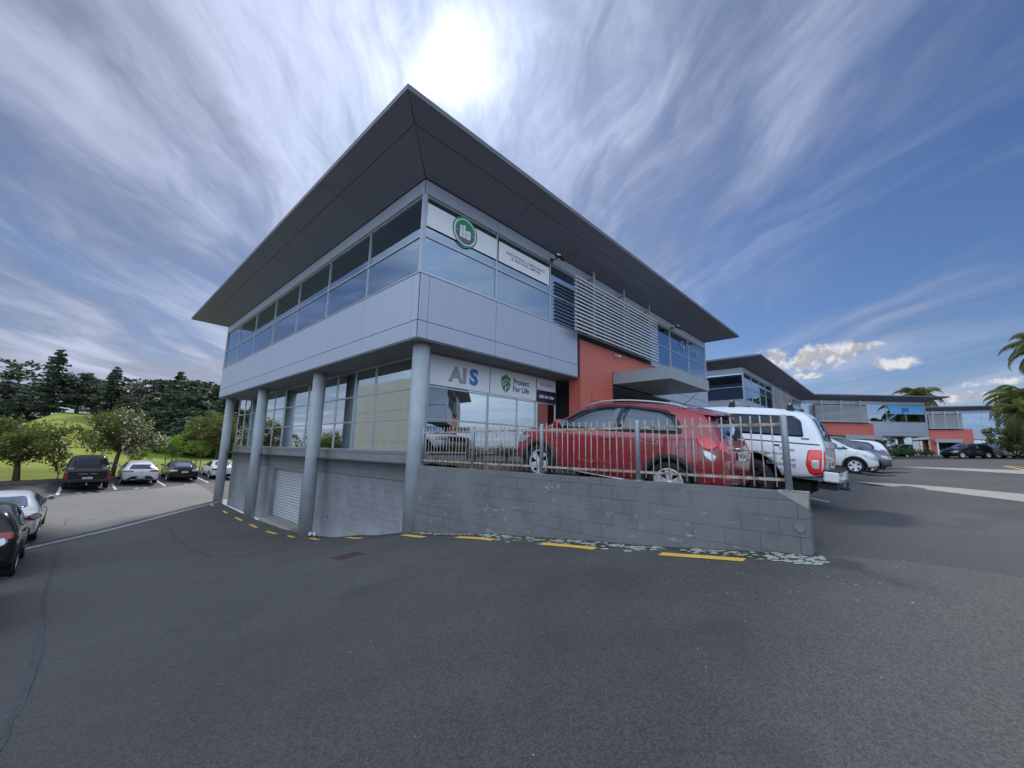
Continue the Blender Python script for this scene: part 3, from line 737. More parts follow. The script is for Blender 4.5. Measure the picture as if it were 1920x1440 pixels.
# ------------------------------------------------------------------ signs on the windows
def sign(name, label, P, w_, h_, mt, face='front', cat='sign', group=None, th=.006):
    T = MB(); T.box((0, -th, 0), (w_, 0, h_)); o = T.obj(name, mt, None, loc=P); tag(o, label, cat, group); return o
GY = (.10, .11, .16); M_TG = mat('film_grey', (.12, .13, .17), .5, var=.05); M_TS = mat('film_silver', (.34, .35, .38), .5, var=.25, vs=30)
M_TB = mat('film_blue', (.05, .20, .50), .5, var=.05); M_TGR = mat('film_green', (.02, .26, .13), .5, var=.05); M_NAVY = mat('film_navy', (.010, .018, .055), .4, var=.1)
M_W = mat('film_white', (.75, .77, .80), .4, var=.03)
yb = 8.4+.06-.022-.004
o = sign('window_sign', 'white film band with a round green and grey logo across the first upper window', (5.53, yb, 5.76), 2.56, .65, M_SIGNW)
# round mark
cx, cz = 1.29, .35
b = MB(); b.lathe([(0, -.010), (.40, -.010), (.40, 0)], 'y', 48, at=(cx, -.0065, cz)); b.obj('logo_ring', M_W, o)
b = MB(); b.lathe([(.415, -.008), (.455, -.008), (.455, 0)], 'y', 48, at=(cx, -.0065, cz)); b.obj('logo_outline', M_TGR, o)
def half_disc(y0, r, z_lo, z_hi, n=40):
    b = MB(); pts = []
    for k in range(n+1):
        t = k/n; z = z_lo+(z_hi-z_lo)*t; pts.append((math.sqrt(max(0, r*r-z*z)), z))
    vs = [(cx+x, y0, cz+z) for x, z in pts]+[(cx-x, y0, cz+z) for x, z in pts]; n1 = len(pts)
    b.add(vs, [(i, i+1, n1+i+1, n1+i) for i in range(n)]); return b
half_disc(-.018, .36, -.02, .36).obj('logo_green', M_TGR, o); half_disc(-.018, .36, -.36, -.03).obj('logo_grey', M_TG, o)
text('ils', .50, plane_M((cx, -.022, cz-.02), (1, 0, 0), (0, 0, 1)), M_W, o, bold=.022)
b = MB(); b.lathe([(.455, -.008), (.49, -.008), (.49, 0)], 'y', 30, at=(cx-.03, -.0065, cz+.03)); 
o = sign('window_sign', 'white film band with small grey company lettering across the second upper window', (8.18, yb, 5.76), 2.52, .65, M_SIGNW)
text('INDUSTRIAL LUBRICANTS\n& SERVICES LIMITED', .135, plane_M((1.30, -.009, .33), (1, 0, 0), (0, 0, 1)), M_TG, o, sx=1.22, bold=.001)
yg = 9.4-.022-.004
o = sign('window_sign', 'white window sign with large silver and blue AIS letters', (6.53, yg, 1.785), 2.31, .85, M_SIGNW)
text('AI', .62, plane_M((1.02, -.009, .37), (1, 0, 0), (0, 0, 1)), M_TS, o, bold=.03, sx=1.15)
text('S', .66, plane_M((1.63, -.009, .39), (1, 0, 0), (0, 0, 1)), M_TB, o, bold=.035, sx=1.1)
o = sign('window_sign', 'white window sign with green shield emblem reading Protect For Life', (8.87, yg, 1.785), 2.28, .85, M_SIGNW)
sh = [(-.22, .20), (0, .32), (.22, .20), (.22, -.06), (.14, -.20), (0, -.32), (-.14, -.20), (-.22, -.06)]
b = MB(); b.add([(.72+x, y, .40+z) for y in (-.012, -.0065) for x, z in sh], [tuple(range(8)), tuple(range(8, 16))[::-1]]+[(i, (i+1) % 8, 8+(i+1) % 8, 8+i) for i in range(8)]); b.obj('shield', M_TGR, o)
b = MB()
for (x0, z0, x1, z1) in ((-.20, .0, .02, .16), (.02, .16, .20, .04), (-.20, -.10, .02, .05), (-.06, -.2, .18, -.04), (-.02, -.05, -.02, -.3)):
    d = Vector((x1-x0, 0, z1-z0)).normalized(); n_ = Vector((-d.z, 0, d.x))*.014
    b.add([(.72+x0-n_.x, -.0145, .40+z0-n_.z), (.72+x1-n_.x, -.0145, .40+z1-n_.z), (.72+x1+n_.x, -.0145, .40+z1+n_.z), (.72+x0+n_.x, -.0145, .40+z0+n_.z)], [(0, 1, 2, 3)])
b.obj('shield_lines', M_W, o)
text('Protect\nFor Life', .27, plane_M((1.48, -.009, .40), (1, 0, 0), (0, 0, 1)), M_TG, o, bold=.008)
o = sign('window_sign', 'narrow white window sign with a grey phone number above the navy one', (11.22, yg, 2.20), 1.10, .44, M_SIGNW)
text('1800 AIS 001', .15, plane_M((.55, -.009, .2), (1, 0, 0), (0, 0, 1)), M_TS, o, bold=.003)
o = sign('window_sign', 'narrow navy window sign with white 0800 phone lettering', (11.22, yg, 1.76), 1.10, .42, M_NAVY)
text('0800 AB 1028', .15, plane_M((.55, -.009, .2), (1, 0, 0), (0, 0, 1)), M_W, o, bold=.005)
o = text('GJ Gardner', .62, plane_M((24.2, yb, 6.1), (1, 0, 0), (0, 0, 1)), mat('film_pale_blue', (.30, .40, .52), .5), None, 'window_lettering', bold=.004)
tag(o, 'pale window lettering across the upper windows at the far end of the near building', 'lettering')
# blue sign on the far building
TT = Matrix.Translation((57.9, 12.7, -.45)) @ Matrix.Rotation(-R(46.9), 4, 'Z')
b = MB(); b.add([(17., .02, 5.9), (21.2, .02, 5.9), (21.2, .02, 6.95), (16.6, .02, 6.95), (17., .03, 5.9), (21.2, .03, 5.9), (21.2, .03, 6.95), (16.6, .03, 6.95)], [(0, 1, 2, 3), (7, 6, 5, 4), (0, 4, 5, 1), (2, 6, 7, 3)])
b.v = [tuple(TT @ Vector(v)) for v in b.v]; o = b.obj('window_sign', mat('film_sky', (.12, .42, .75), .5)); tag(o, 'light blue sign with dark initials in the top right window of the far office', 'sign')
text('pc', .95, TT @ plane_M((18.9, .014, 6.45), (1, 0, 0), (0, 0, 1)), M_NAVY, o, bold=.02)
b = MB(); b.add([tuple(TT @ Vector(v)) for v in ((13., -.05, 1.3), (14.3, -.05, 1.3), (14.3, -.05, 2.0), (13., -.05, 2.0), (13., -.032, 1.3), (14.3, -.032, 1.3), (14.3, -.032, 2.0), (13., -.032, 2.0))], [(0, 1, 2, 3), (7, 6, 5, 4), (0, 4, 5, 1), (1, 5, 6, 2), (2, 6, 7, 3), (3, 7, 4, 0)])
o = b.obj('wall_sign', mat('film_sky')); tag(o, 'small light blue sign on the red cladding beside the far office entrance', 'sign')
# flood lights, camera, tap, litter
M_BLK = mat('black_plastic', (.02, .02, .022), .5, var=.2, vs=20)
def flood(x, lab):
    T = thing('floodlight', lab, 'floodlight', (x, 8.36, 6.72), 0, 'floodlights on the frieze')
    b = MB(); b.tube([(0, 0, 0), (0, -.25, .0), (0, -.30, .02)], .02, 8); b.box((-.06, -.01, -.06), (.06, .01, .06)); b.obj('bracket', M_BLK, T)
    for s in (-1, 1):
        b = MB(); M_ = Matrix.Translation((s*.13, -.36, .0)) @ Matrix.Rotation(R(-35), 4, 'X') @ Matrix.Rotation(R(20*s), 4, 'Z')
        b.box((-.09, -.05, -.07), (.09, .05, .07), 0, M_); b.box((-.03*s-.02, .04, -.02), (.02, .09, .02), 0, M_); l_ = b.obj('lamp_head', M_BLK, T, bevel=.006)
        b = MB(); b.box((-.08, -.056, -.06), (.08, -.051, .06), 0, M_); b.obj('lens', M_WHT, l_)
flood(10.78, 'twin black floodlight under the eaves above the white film signs')
flood(21.4, 'twin black floodlight under the eaves at the far end of the near building')
T = thing('security_camera', 'small white security camera on the red cladding', 'camera', (14.86+.25, 8.36, 4.05))
b = MB(); b.lathe([(0, -.05), (.05, -.05), (.05, 0.0)], 'y', 16); b.obj('base', M_WHT, T)
b = MB(); b.tube([(0, -.05, 0), (0, -.10, -.03), (.02, -.14, -.05)], .015, 8); b.tube([(-.02, -.10, -.03), (.10, -.22, -.09)], .042, 12); b.obj('body', M_WHT, T, smooth=True)
T = thing('garden_tap', 'small metal tap on the block wall beside the second column', 'tap', (6.5, 15.1, -2.5))
b = MB(); b.tube([(0, 0, 0), (-.07, 0, 0), (-.10, 0, -.03), (-.10, 0, -.08)], .014, 8); b.obj('spout', M_ALU, T, smooth=True)
b = MB(); b.tube([(-.05, -.04, .04), (-.05, .04, .04)], .01, 6); b.tube([(-.05, 0, 0), (-.05, 0, .04)], .008, 6); b.obj('handle', M_BLK, T)
for (x, y, rr, lab) in ((5.75, 14.45, .5, 'left one of two white shoes left beside the second column'), (5.72, 14.15, 1.1, 'right one of two white shoes left beside the second column')):
    T = thing('shoe', lab, 'shoe', (x, y, G(x, y)+.01), rr, 'pair of discarded white shoes')
    b = MB(); vs = []; rings = [(-.14, .035, .0, .09), (-.12, .05, .0, .12), (-.05, .055, .0, .12), (.0, .055, .0, .10), (.07, .06, .0, .07), (.13, .05, .0, .05), (.155, .02, .0, .03)]
    for (x_, w_, z0, z1) in rings:
        for k in range(10):
            t = k*2*math.pi/10; vs.append((x_, w_*math.cos(t), (z0+z1)/2+.02+(z1-z0)/2*math.sin(t)))
    b.add(vs, [(i*10+k, i*10+(k+1) % 10, (i+1)*10+(k+1) % 10, (i+1)*10+k) for i in range(6) for k in range(10)]+[tuple(range(10)), tuple(range(60, 70))[::-1]]); b.obj('upper', M_WHT, T, smooth=True)
    b = MB(); b.tube([(-.14, 0, .012), (.15, 0, .012)], [.05, .045], 10); b.v = [(x_, y_, max(-.004, min(.02, z_))) for x_, y_, z_ in b.v]; b.obj('sole', M_BLK, T)
T = thing('drain_grate', 'small rusty drain grate set in the sloping driveway', 'drain grate', (3.8, 7.8, G(3.8, 7.8)+.004), 0, rot=(math.atan2(G(3.8, 8.2)-G(3.8, 7.4), .8), -math.atan2(G(4.1, 7.8)-G(3.5, 7.8), .6), .0))
M_RUST = mat('rusty_iron', (.085, .055, .048), .85, var=.6, vs=25, bump=.6)
b = MB(); b.box((-.24, -.2, 0), (.24, -.16, .012)); b.box((-.24, .16, 0), (.24, .2, .012)); b.box((-.24, -.16, 0), (-.2, .16, .012)); b.box((.2, -.16, 0), (.24, .16, .012)); b.obj('surround', M_RUST, T)
b = MB()
for k in range(9): b.box((-.17+k*.04, -.155, .0), (-.15+k*.04, .155, .010))
b.obj('bars', M_RUST, T)

# ------------------------------------------------------------------ retaining wall and fence
T = thing('retaining_wall', 'dark grey painted block retaining wall with scuffed paint below the fence', 'wall', (5.82, .82, -1.1))
b = MB(); b.box((0, 0, -1.2), (.2, 7.95, .68)); b.obj('blockwork', M_BLOCK, T, bevel=.006)
b = MB(); b.lathe([(0, -.02), (.05, -.02), (.05, -.012), (.032, -.012), (.032, .0)], 'x', 20, at=(0, .09, .29)); b.obj('pipe_end', M_KERB, T)
b = MB(); b.add([(-.004, -.006, .67), (-.004, .30, .682), (.205, .30, .686), (.205, -.006, .686), (-.004, -.006, .50), (.1, -.006, .60)], [(0, 1, 2, 3), (0, 4, 5, 3), (0, 1, 4)]); b.obj('broken_render', M_CONC, T)
M_GALV = mat('galvanised_steel', (.30, .33, .36), .5, metal=.5, var=.18, vs=30)
def f_rust(n, tc, b):
    k = n.mr(n.noise(tc, 7., 5, .7), .42, .60); c = n.mix(k, (.42, .38, .33), (.25, .15, .10))
    n.put(b.inputs['Metallic'], .1); return c
M_RAIL = mat('rusty_rail', rough=.75, fn=f_rust)
def f_pick(n, tc, b):
    x, y, z = n.sep(tc)
    k = n.mr(n.noise(n.V('ADD', tc, n.node('ShaderNodeObjectInfo').outputs['Location']), 9., 4, .7), .45, .65)
    return n.mix(k, (.42, .39, .35), (.27, .18, .13))
M_PICK = mat('weathered_picket', rough=.7, fn=f_pick)
FT = thing('fence', 'weathered steel picket fence with rusty rails on top of the retaining wall', 'fence', (5.92, .82, -.42))
ys_ = [.18, 2.10, 4.0, 5.92, 7.80]
for y in ys_:
    b = MB(); b.tube([(0, y, -.02), (0, y, .90), (0, y, .915)], [.038, .038, .030], 16); b.box((-.06, y-.06, 0), (.06, y+.06, .012)); o = b.obj('post', M_GALV, FT)
    for pl in o.data.polygons: pl.use_smooth = len(pl.vertices) == 4 and abs(pl.normal.z) < .3
for y0, y1 in pairs(ys_):
    for z in (.13, .80):
        b = MB(); b.box((-.012, y0+.036, z-.018), (.012, y1-.036, z+.018)); b.obj('rail', M_RAIL, FT)
b = MB(); b.tube([(0, 0, .04), (0, 0, .92)], .0085, 8); pk = b.mesh('picket', M_PICK, smooth=True)
rnd = random.Random(5)
for y0, y1 in pairs(ys_):
    n_ = 16
    for i in range(1, n_):
        link('picket', pk, FT, (.0, y0+(y1-y0)*i/n_+rnd.uniform(-.006, .006), rnd.uniform(-.006, .006)), (rnd.uniform(-.012, .012), rnd.uniform(-.01, .01), rnd.random()*3))
# paint and lichen flakes at the foot of the wall
rnd = random.Random(11); b = MB()
def flake(x, y, s_, dz=.005):
    n_ = rnd.randint(5, 8); t0 = rnd.random()*6; ph = [s_*rnd.uniform(.5, 1.1) for _ in range(n_)]; st = rnd.uniform(1, 2.)
    pts = [(x+ph[k]*math.cos(t0+k*6.283/n_), y+st*ph[k]*math.sin(t0+k*6.283/n_)) for k in range(n_)]
    b.add([(X, Y, G(X, Y)+dz) for X, Y in pts], [tuple(range(n_))])
for _ in range(1050):
    y = rnd.uniform(.72, 8.6); d = abs(rnd.gauss(0, .13)); dens = noise.noise(Vector((y*2.3, 3, 0)))*.9+.40
    if rnd.random() > dens: continue
    x = 5.77-d*(.5 if y > 6 else 1); flake(x, y, rnd.uniform(.008, .040)*(1.2 if y > 2 else .8), .003+rnd.random()*.004)
for _ in range(120): flake(rnd.uniform(5.48, 5.80), rnd.uniform(.68, 1.2), rnd.uniform(.008, .035), .003+rnd.random()*.005)
for _ in range(240): flake(rnd.uniform(4.2, 6.6), rnd.uniform(-.3, 4.5), rnd.uniform(.003, .009))
for _ in range(70): flake(rnd.uniform(-2.5, 6), rnd.uniform(.8, 7), rnd.uniform(.003, .008))
tag(b.obj('lichen_flakes', mat('lichen', (.44, .45, .38), .9, var=.25, vs=30)), 'pale lichen and paint flakes scattered along the foot of the block wall', 'lichen', kind='stuff')
rows = [((5.60+.08*math.sin(y*3.1)+.05*math.sin(y*11), y), (5.83, y)) for y in rng(.75, 14, .12)]
M_MOSS = mat('mossy_dirt', (.05, .052, .036), .95, var=.5, vs=18, bump=.8)
drape('mossy_edge', rows, M_MOSS, .0025, g=g_low)
# mulch bed in front of the ground floor window
rows = [((6.05, y), (12.2, y)) for y in rng(6.55, 9.35, .35)]
drape('mulch_bed', rows, M_DIRT, .05, g=lambda x, y: g_up(x, y)+.03*math.sin(x*7)*math.sin(y*9))
b = MB(); b.box((6.02, 6.35, -.7), (12.2, 6.5, -.33)); tag(b.obj('kerb', M_KERB, bevel=.01), kind='structure')
# ------------------------------------------------------------------ vehicles (x forward, y to the left side, z up from the road)
def paint(name, col, rough=.28, metal=.0, dirt=.0):
    def fn(n, tc, b):
        x, y, z = n.sep(tc)
        c = n.ramp(n.noise(tc, 2.), [(.3, tuple(k*.95 for k in col)), (.7, tuple(min(1, k*1.05) for k in col))])
        d = n.M('MULTIPLY', n.mr(z, .85, .25), n.mr(n.noise(tc, 6., 5, .7), .35, .7))
        return n.mix(n.M('MULTIPLY', d, .30 if col[0] > .2 else .07), c, (.16, .15, .13))
    return mat(name, rough=rough, metal=metal, coat=1. if max(col) > .05 else .35, spec=.5 if max(col) > .05 else .3, fn=fn)
P_RED = paint('paint_red', (.28, .008, .018), .25, .0); P_WHT = paint('paint_white', (.72, .74, .76), .3); P_BLK = paint('paint_black', (.012, .013, .015), .25)
P_GRY = paint('paint_grey', (.10, .11, .12), .3, .4); P_SIL = paint('paint_silver', (.45, .46, .48), .3, .5); P_NVY = paint('paint_navy', (.012, .018, .035), .25, .2); P_PLB = paint('paint_pale_blue', (.35, .45, .55), .3, .2)
P_PRL = paint('paint_pearl', (.74, .72, .68), .3, .2)
M_TYRE = mat('tyre_rubber', (.018, .018, .019), .85, var=.3, vs=12); M_RIM = mat('alloy_rim', (.72, .73, .75), .3, metal=.35, var=.05)
M_RIMD = mat('dark_rim', (.04, .04, .042), .4, metal=.5); M_TRIM = mat('black_trim', (.022, .022, .024), .65, var=.2, vs=20)
M_WELL = mat('wheel_well', (.008, .008, .008), .95); M_CHR = mat('chrome', (.75, .76, .78), .12, metal=1.)
M_TAIL = mat('tail_lens', (.85, .02, .02), .12, coat=1., var=.15, vs=30); M_TAILD = mat('dark_tail_lens', (.30, .012, .014), .12, coat=1., var=.15, vs=30)
M_CLR = mat('clear_lens', (.62, .64, .66), .12, metal=.3, coat=1., var=.15, vs=40)
M_PLATE = mat('number_plate', (.70, .72, .72), .4); M_PTXT = mat('plate_text', (.02, .02, .03), .5); M_HEADL = mat('head_lens', (.35, .37, .40), .1, metal=.4, coat=1., var=.4, vs=30)
M_GAP = mat('panel_gap', (.006, .006, .007), .8); M_UND = mat('underbody', (.012, .012, .012), .9)
def shell_mesh(st, crown=.02):
    """stations (x, zbottom, zbelt, ztop, halfwidth, half roof width) from rear to front"""
    rings = []
    for (x, zb, zl, zt, w_, wr) in st:
        wf = .965*w_
        t = min(.06, .4*(zt-zl))
        g_ = .5; gx = wf+(wr-wf)*(.42); gz = zl+(zt-zl)*g_
        h = [(0, zb), (.72*w_, zb), (.955*w_, zb+.05), (w_, zb+.33*(zl-zb)), (.998*w_, zb+.68*(zl-zb)), (wf, zl), (gx, gz), (wr, zt-t), (wr*.80, zt-t*.12), (0, zt+crown)]
        ring = [(x, q[0], q[1]) for q in h]+[(x, -q[0], q[1]) for q in h[-2:0:-1]]
        rings.append(ring)
    n_ = len(rings[0]); vs = [v for g_ in rings for v in g_]; fs = []
    for i in range(len(rings)-1):
        for k in range(n_):
            k2 = (k+1) % n_; fs.append((i*n_+k, (i+1)*n_+k, (i+1)*n_+k2, i*n_+k2))
    # end caps as quad strips across
    for base_, flip in ((0, 0), ((len(rings)-1)*n_, 1)):
        for k in range(9):
            a_, b_, c_, d_ = base_+k, base_+k+1, base_+(n_-k-1) % n_, base_+(n_-k) % n_
            q = (a_, b_, c_, d_) if k > 0 else (a_, b_, c_)
            if k == 8: q = (base_+8, base_+9, base_+10)
            fs.append(q if flip else q[::-1])
    me = bpy.data.meshes.new('s'); me.from_pydata(vs, [], fs)
    bm = bmesh.new(); bm.from_mesh(me); bmesh.ops.recalc_face_normals(bm, faces=bm.faces)
    cr = bm.edges.layers.float.new('crease_edge')
    for e in bm.edges:
        a_, b_ = e.verts[0].index % n_, e.verts[1].index % n_
        same = e.verts[0].index//n_ == e.verts[1].index//n_
        if a_ == b_ and not same and a_ in (5, n_-5): e[cr] = .55
        if a_ == b_ and not same and a_ in (2, n_-2): e[cr] = .4
    bm.to_mesh(me); bm.free(); return me
def evald(me, mods):
    o = bpy.data.objects.new('tmp', me); COL.objects.link(o)
    for typ, kw in mods:
        md = o.modifiers.new('m', typ)
        for k, v in kw.items(): setattr(md, k, v)
    bpy.context.view_layer.update()
    r_ = bpy.data.meshes.new_from_object(o.evaluated_get(bpy.context.evaluated_depsgraph_get()))
    bpy.data.objects.remove(o); return r_
def make_car(name, label, cat, sp, loc, heading, pitch=0., group=None):
    """sp keys: st, wb=(rear_x, front_x), wr, track(half), paint, glass side polys, ..."""
    T = thing(name, label, cat, loc, 0, group, rot=(0, -pitch, heading)); T.rotation_mode = 'XYZ'
    T.rotation_euler = (Matrix.Rotation(heading, 3, 'Z') @ Matrix.Rotation(-pitch, 3, 'Y')).to_euler()
    PT_ = sp['paint']; st = sp['st']; wr = sp['wr']; hz = wr-.015
    sm = evald(shell_mesh(st), [('SUBSURF', dict(levels=2))])
    bm = bmesh.new(); bm.from_mesh(sm); bvh = BVHTree.FromBMesh(bm); bm.free()
    hw = max(s[4] for s in st)
    # wheel wells
    cut = MB()
    arch = wr+sp.get('archgap', .055)
    for x in sp['wb']:
        for s_ in (-1, 1):
            prof = [(0.001, 0), (arch, 0), (arch, .9), (0.001, .9)]
            cut.lathe([(q[0], s_*(hw-.34)+s_*q[1]) for q in prof], 'y', 40, at=(x, 0, hz))
    cm = cut.mesh('c', M_WELL); co_ = bpy.data.objects.new('cut', cm); COL.objects.link(co_)
    body = evald(sm, [('BOOLEAN', dict(operation='DIFFERENCE', object=co_, solver='EXACT'))])
    bpy.data.objects.remove(co_)
    if len(body.polygons) < 50: body = sm
    body.materials.clear(); body.materials.append(PT_); body.materials.append(M_WELL); body.materials.append(M_TRIM)
    clad = sp.get('clad', 0)
    for pl in body.polygons:
        c = pl.center; pl.use_smooth = True; pl.material_index = 0
        for x in sp['wb']:
            dd = math.hypot(c.x-x, c.z-hz)
            if abs(c.y) < hw-.02 and dd < arch+.004 and abs(c.y) > hw-.36: pl.material_index = 1
        if pl.material_index == 0 and clad and c.z < clad: pl.material_index = 2
        if abs(c.y) < hw-.33 and c.z < .5 and pl.normal.z < -.5: pl.material_index = 1
    body.name = 'body'; link('body', body, T)
    u = MB(); u.box((st[0][0]+.25, -hw+.36, .22), (st[-1][0]-.3, hw-.36, .42)); u.obj('underbody', M_UND, T)
    # --- projection helpers
    def ray(axis, a_, b_, sgn):
        if axis == 'y': o_, d_ = Vector((a_, 3*sgn, b_)), Vector((0, -sgn, 0))
        elif axis == 'x': o_, d_ = Vector((4*sgn, a_, b_)), Vector((-sgn, 0, 0))
        elif axis == 'z': o_, d_ = Vector((a_, b_, 4)), Vector((0, 0, -1))
        else: # diagonal from rear corner
            o_, d_ = None, None
        h = bvh.ray_cast(o_, d_)
        return (h[0], h[1]) if h[0] is not None else (None, None)
    def roundpoly(pts, rad, n_=5):
        out_ = []; N_ = len(pts)
        for i in range(N_):
            p0, p1, p2 = Vector(pts[i-1]), Vector(pts[i]), Vector(pts[(i+1) % N_])
            a_ = p1+(p0-p1).normalized()*min(rad, (p0-p1).length*.45); b_ = p1+(p2-p1).normalized()*min(rad, (p2-p1).length*.45)
            for k in range(n_+1):
                t = k/n_; out_.append((1-t)**2*a_+2*t*(1-t)*p1+t*t*b_)
        # resample long edges
        res = []
        for i in range(len(out_)):
            A, B = out_[i], out_[(i+1) % len(out_)]; m_ = max(1, int((B-A).length/.06))
            for k in range(m_): res.append(A+(B-A)*k/m_)
        return res
    def patch(nm, pts, axis, sgn, mt, off=.004, rad=.04, parent=T, rings=5, flat=None):
        bd = roundpoly(pts, rad); c = sum(bd, Vector((0, 0)))/len(bd); b = MB(); vs = []; ok = True
        def pt(q):
            if flat is not None: return Vector(flat(q))
            h, n_ = ray(axis, q.x, q.y, sgn)
            if h is None: return None
            return h+n_*off
        base_ = pt(c)
        if base_ is None: return None
        m_ = len(bd); last = base_
        vs.append(base_)
        for r_ in range(1, rings+1):
            for q in bd:
                v = pt(c+(q-c)*r_/rings)
                if v is None: v = last
                last = v; vs.append(v)
        fs = [(0, 1+k, 1+(k+1) % m_) for k in range(m_)]
        for r_ in range(rings-1):
            for k in range(m_):
                k2 = (k+1) % m_; fs.append((1+r_*m_+k, 1+(r_+1)*m_+k, 1+(r_+1)*m_+k2, 1+r_*m_+k2))
        b.add(vs, fs); o = b.obj(nm, mt, parent, smooth=True)
        # make the panel a thin solid
        md = o.modifiers.new('thick', 'SOLIDIFY'); md.thickness = .003; md.offset = -1
        return o
    def ribbon(nm, pts, axis, sgn, mt, w_=.007, off=.0015, parent=T, closed=False, b=None):
        P2 = [Vector(q) for q in pts]; fine_ = []
        if closed: P2.append(P2[0])
        for A, B in zip(P2, P2[1:]):
            m_ = max(1, int((B-A).length/.05))
            for k in range(m_): fine_.append(A+(B-A)*k/m_)
        fine_.append(P2[-1]); mb = b or MB(); vs = []
        for i, q in enumerate(fine_):
            d = (fine_[min(i+1, len(fine_)-1)]-fine_[max(i-1, 0)]).normalized(); n2 = Vector((-d.y, d.x))*w_/2
            for s2 in (-1, 1):
                h, n_ = ray(axis, q.x+n2.x*s2, q.y+n2.y*s2, sgn)
                if h is None: return None
                vs.append(h+n_*off)
        mb.add(vs, [(2*i, 2*i+2, 2*i+3, 2*i+1) for i in range(len(fine_)-1)])
        if b is None: return mb.obj(nm, mt, parent)
    def bar3(nm, pts, axis, sgn, mt, rad, off, parent=T, n_=8):
        out_ = []
        for q in pts:
            h, nn = ray(axis, q[0], q[1], sgn)
            if h is None: return None
            out_.append(h+nn*off)
        b = MB(); b.tube(out_, rad, n_); return b.obj(nm, mt, parent, smooth=True)
    # glass
    for s_ in (-1, 1):
        if sp.get('gtrim'): 
            for g_ in sp['gtrim']: patch('window_trim', g_, 'y', s_, M_TRIM, .003, .05)
        for g_ in sp['side']: patch('side_window', g_, 'y', s_, M_CARGL if not sp.get('privacy') else M_PRIV, .008, .045)
        gb = MB()
        for l_ in sp['gaps']: ribbon('', l_, 'y', s_, M_GAP, b=gb)
        if gb.v: gb.obj('panel_gaps', M_GAP, T)
        for hx, hz_ in sp['handles']:
            h, nn = ray('y', hx, hz_, s_)
            if h is not None:
                b = MB(); b.tube([h+Vector((-.10, 0, 0)), h+Vector((-.085, s_*.035, .004)), h+Vector((.085, s_*.035, .004)), h+Vector((.10, 0, 0))], .013, 8)
                b.obj('door_handle', sp.get('handle_mat', PT_), T, smooth=True)
        mx, mz = sp['mirror']; h, nn = ray('y', mx, mz, s_)
        if h is not None:
            b = MB(); vs = []; N1 = 12
            for (xo, k1) in ((-.07, .8), (-.05, 1.), (.03, 1.), (.09, .75), (.12, .3)):
                for k in range(N1):
                    t = k*6.2832/N1; vs.append((h.x+xo, h.y+s_*(.15+.115*k1*math.cos(t)), h.z+.06+.075*k1*math.sin(t)))
            b.add(vs, [(i*N1+k, i*N1+(k+1) % N1, (i+1)*N1+(k+1) % N1, (i+1)*N1+k) for i in range(4) for k in range(N1)]+[tuple(range(N1)), tuple(range(4*N1, 5*N1))[::-1]])
            mo = b.obj('mirror', sp.get('mirror_mat', PT_), T, smooth=True)
            b = MB(); b.lathe([(0, 0), (.085, 0), (.085, .004), (0, .004)], 'x', 14); b.v = [(x_, y_*1.1, z_*.75) for x_, y_, z_ in b.v]; b.obj('mirror_glass', M_CHR, mo, loc=(h.x-.076, h.y+s_*.15, h.z+.06))
            b = MB(); b.tube([h+Vector((0, -s_*.02, 0)), h+Vector((0, s_*.07, .03))], .025, 8); b.obj('mirror_arm', M_TRIM, mo)
    if 'wind' in sp: patch('windscreen', sp['wind'], 'x', 1, M_CARGL, .006, .08)
    if 'rearg' in sp: patch('rear_window', sp['rearg'], 'x', -1, M_PRIV if sp.get('privacy') else M_CARGL, .006, .08)
    for (nm, pts, ax, sg, mt, rad) in sp.get('patches', []): 
        if ax == 'y':
            for s_ in (-1, 1): patch(nm, pts, 'y', s_, mt, .013 if nm == 'reverse_light' else .006, rad)
        elif sg in (2, -2):  # mirrored pair on the front or rear
            for s_ in (-1, 1): patch(nm, [(q[0]*s_, q[1]) for q in (pts if s_ > 0 else pts[::-1])], 'x', sg//2, mt, .007, rad)
        else: patch(nm, pts, ax, sg, mt, .006, rad)
    # arch cladding
    if sp.get('cladarch'):
        for x in sp['wb']:
            for s_ in (-1, 1):
                b = MB(); vs = []; K = 30
                for k in range(K+1):
                    t = R(-22+224*k/K)
                    for rr, oo in ((arch-.012, .0), (arch-.006, .022), (arch+.06, .022), (arch+.075, .0)):
                        X_ = x+rr*math.cos(t); Z_ = hz+rr*math.sin(t)
                        h, nn = ray('y', X_, max(Z_, st[3][1]+.05), s_)
                        vs.append((X_, (h.y if h is not None else s_*hw)+s_*oo, Z_))
                b.add(vs, [(4*k+j, 4*k+j+1, 4*k+5+j, 4*k+4+j) for k in range(K) for j in range(3)])
                b.obj('arch_cladding', M_TRIM, T, smooth=True)
    # wheels
    tr = hw-.115
    tp = [(wr*.66, -.10), (wr*.90, -.11), (wr*.985, -.085), (wr, -.05), (wr, .05), (wr*.985, .085), (wr*.90, .11), (wr*.70, .105), (wr*.66, .08)]
    tm = MB(); tm.lathe(tp, 'y', 44); tmesh = tm.mesh('wheel', M_TYRE, smooth=True)
    rm = MB(); rr = wr*.685
    rm.lathe([(rr, -.08), (rr, .085), (rr*.94, .095), (rr*.90, .06), (rr*.88, -.04), (0.0, -.05)], 'y', 44, 1)
    rm.lathe([(rr*.99, .06), (rr*1.0, .098), (rr*.93, .100), (rr*.90, .06)], 'y', 44, 0)
    rm.lathe([(.0, .085), (.03, .085), (.05, .075), (.055, .03)], 'y', 20, 0)
    ns = sp.get('spokes', 5); tw = sp.get('twin', True)
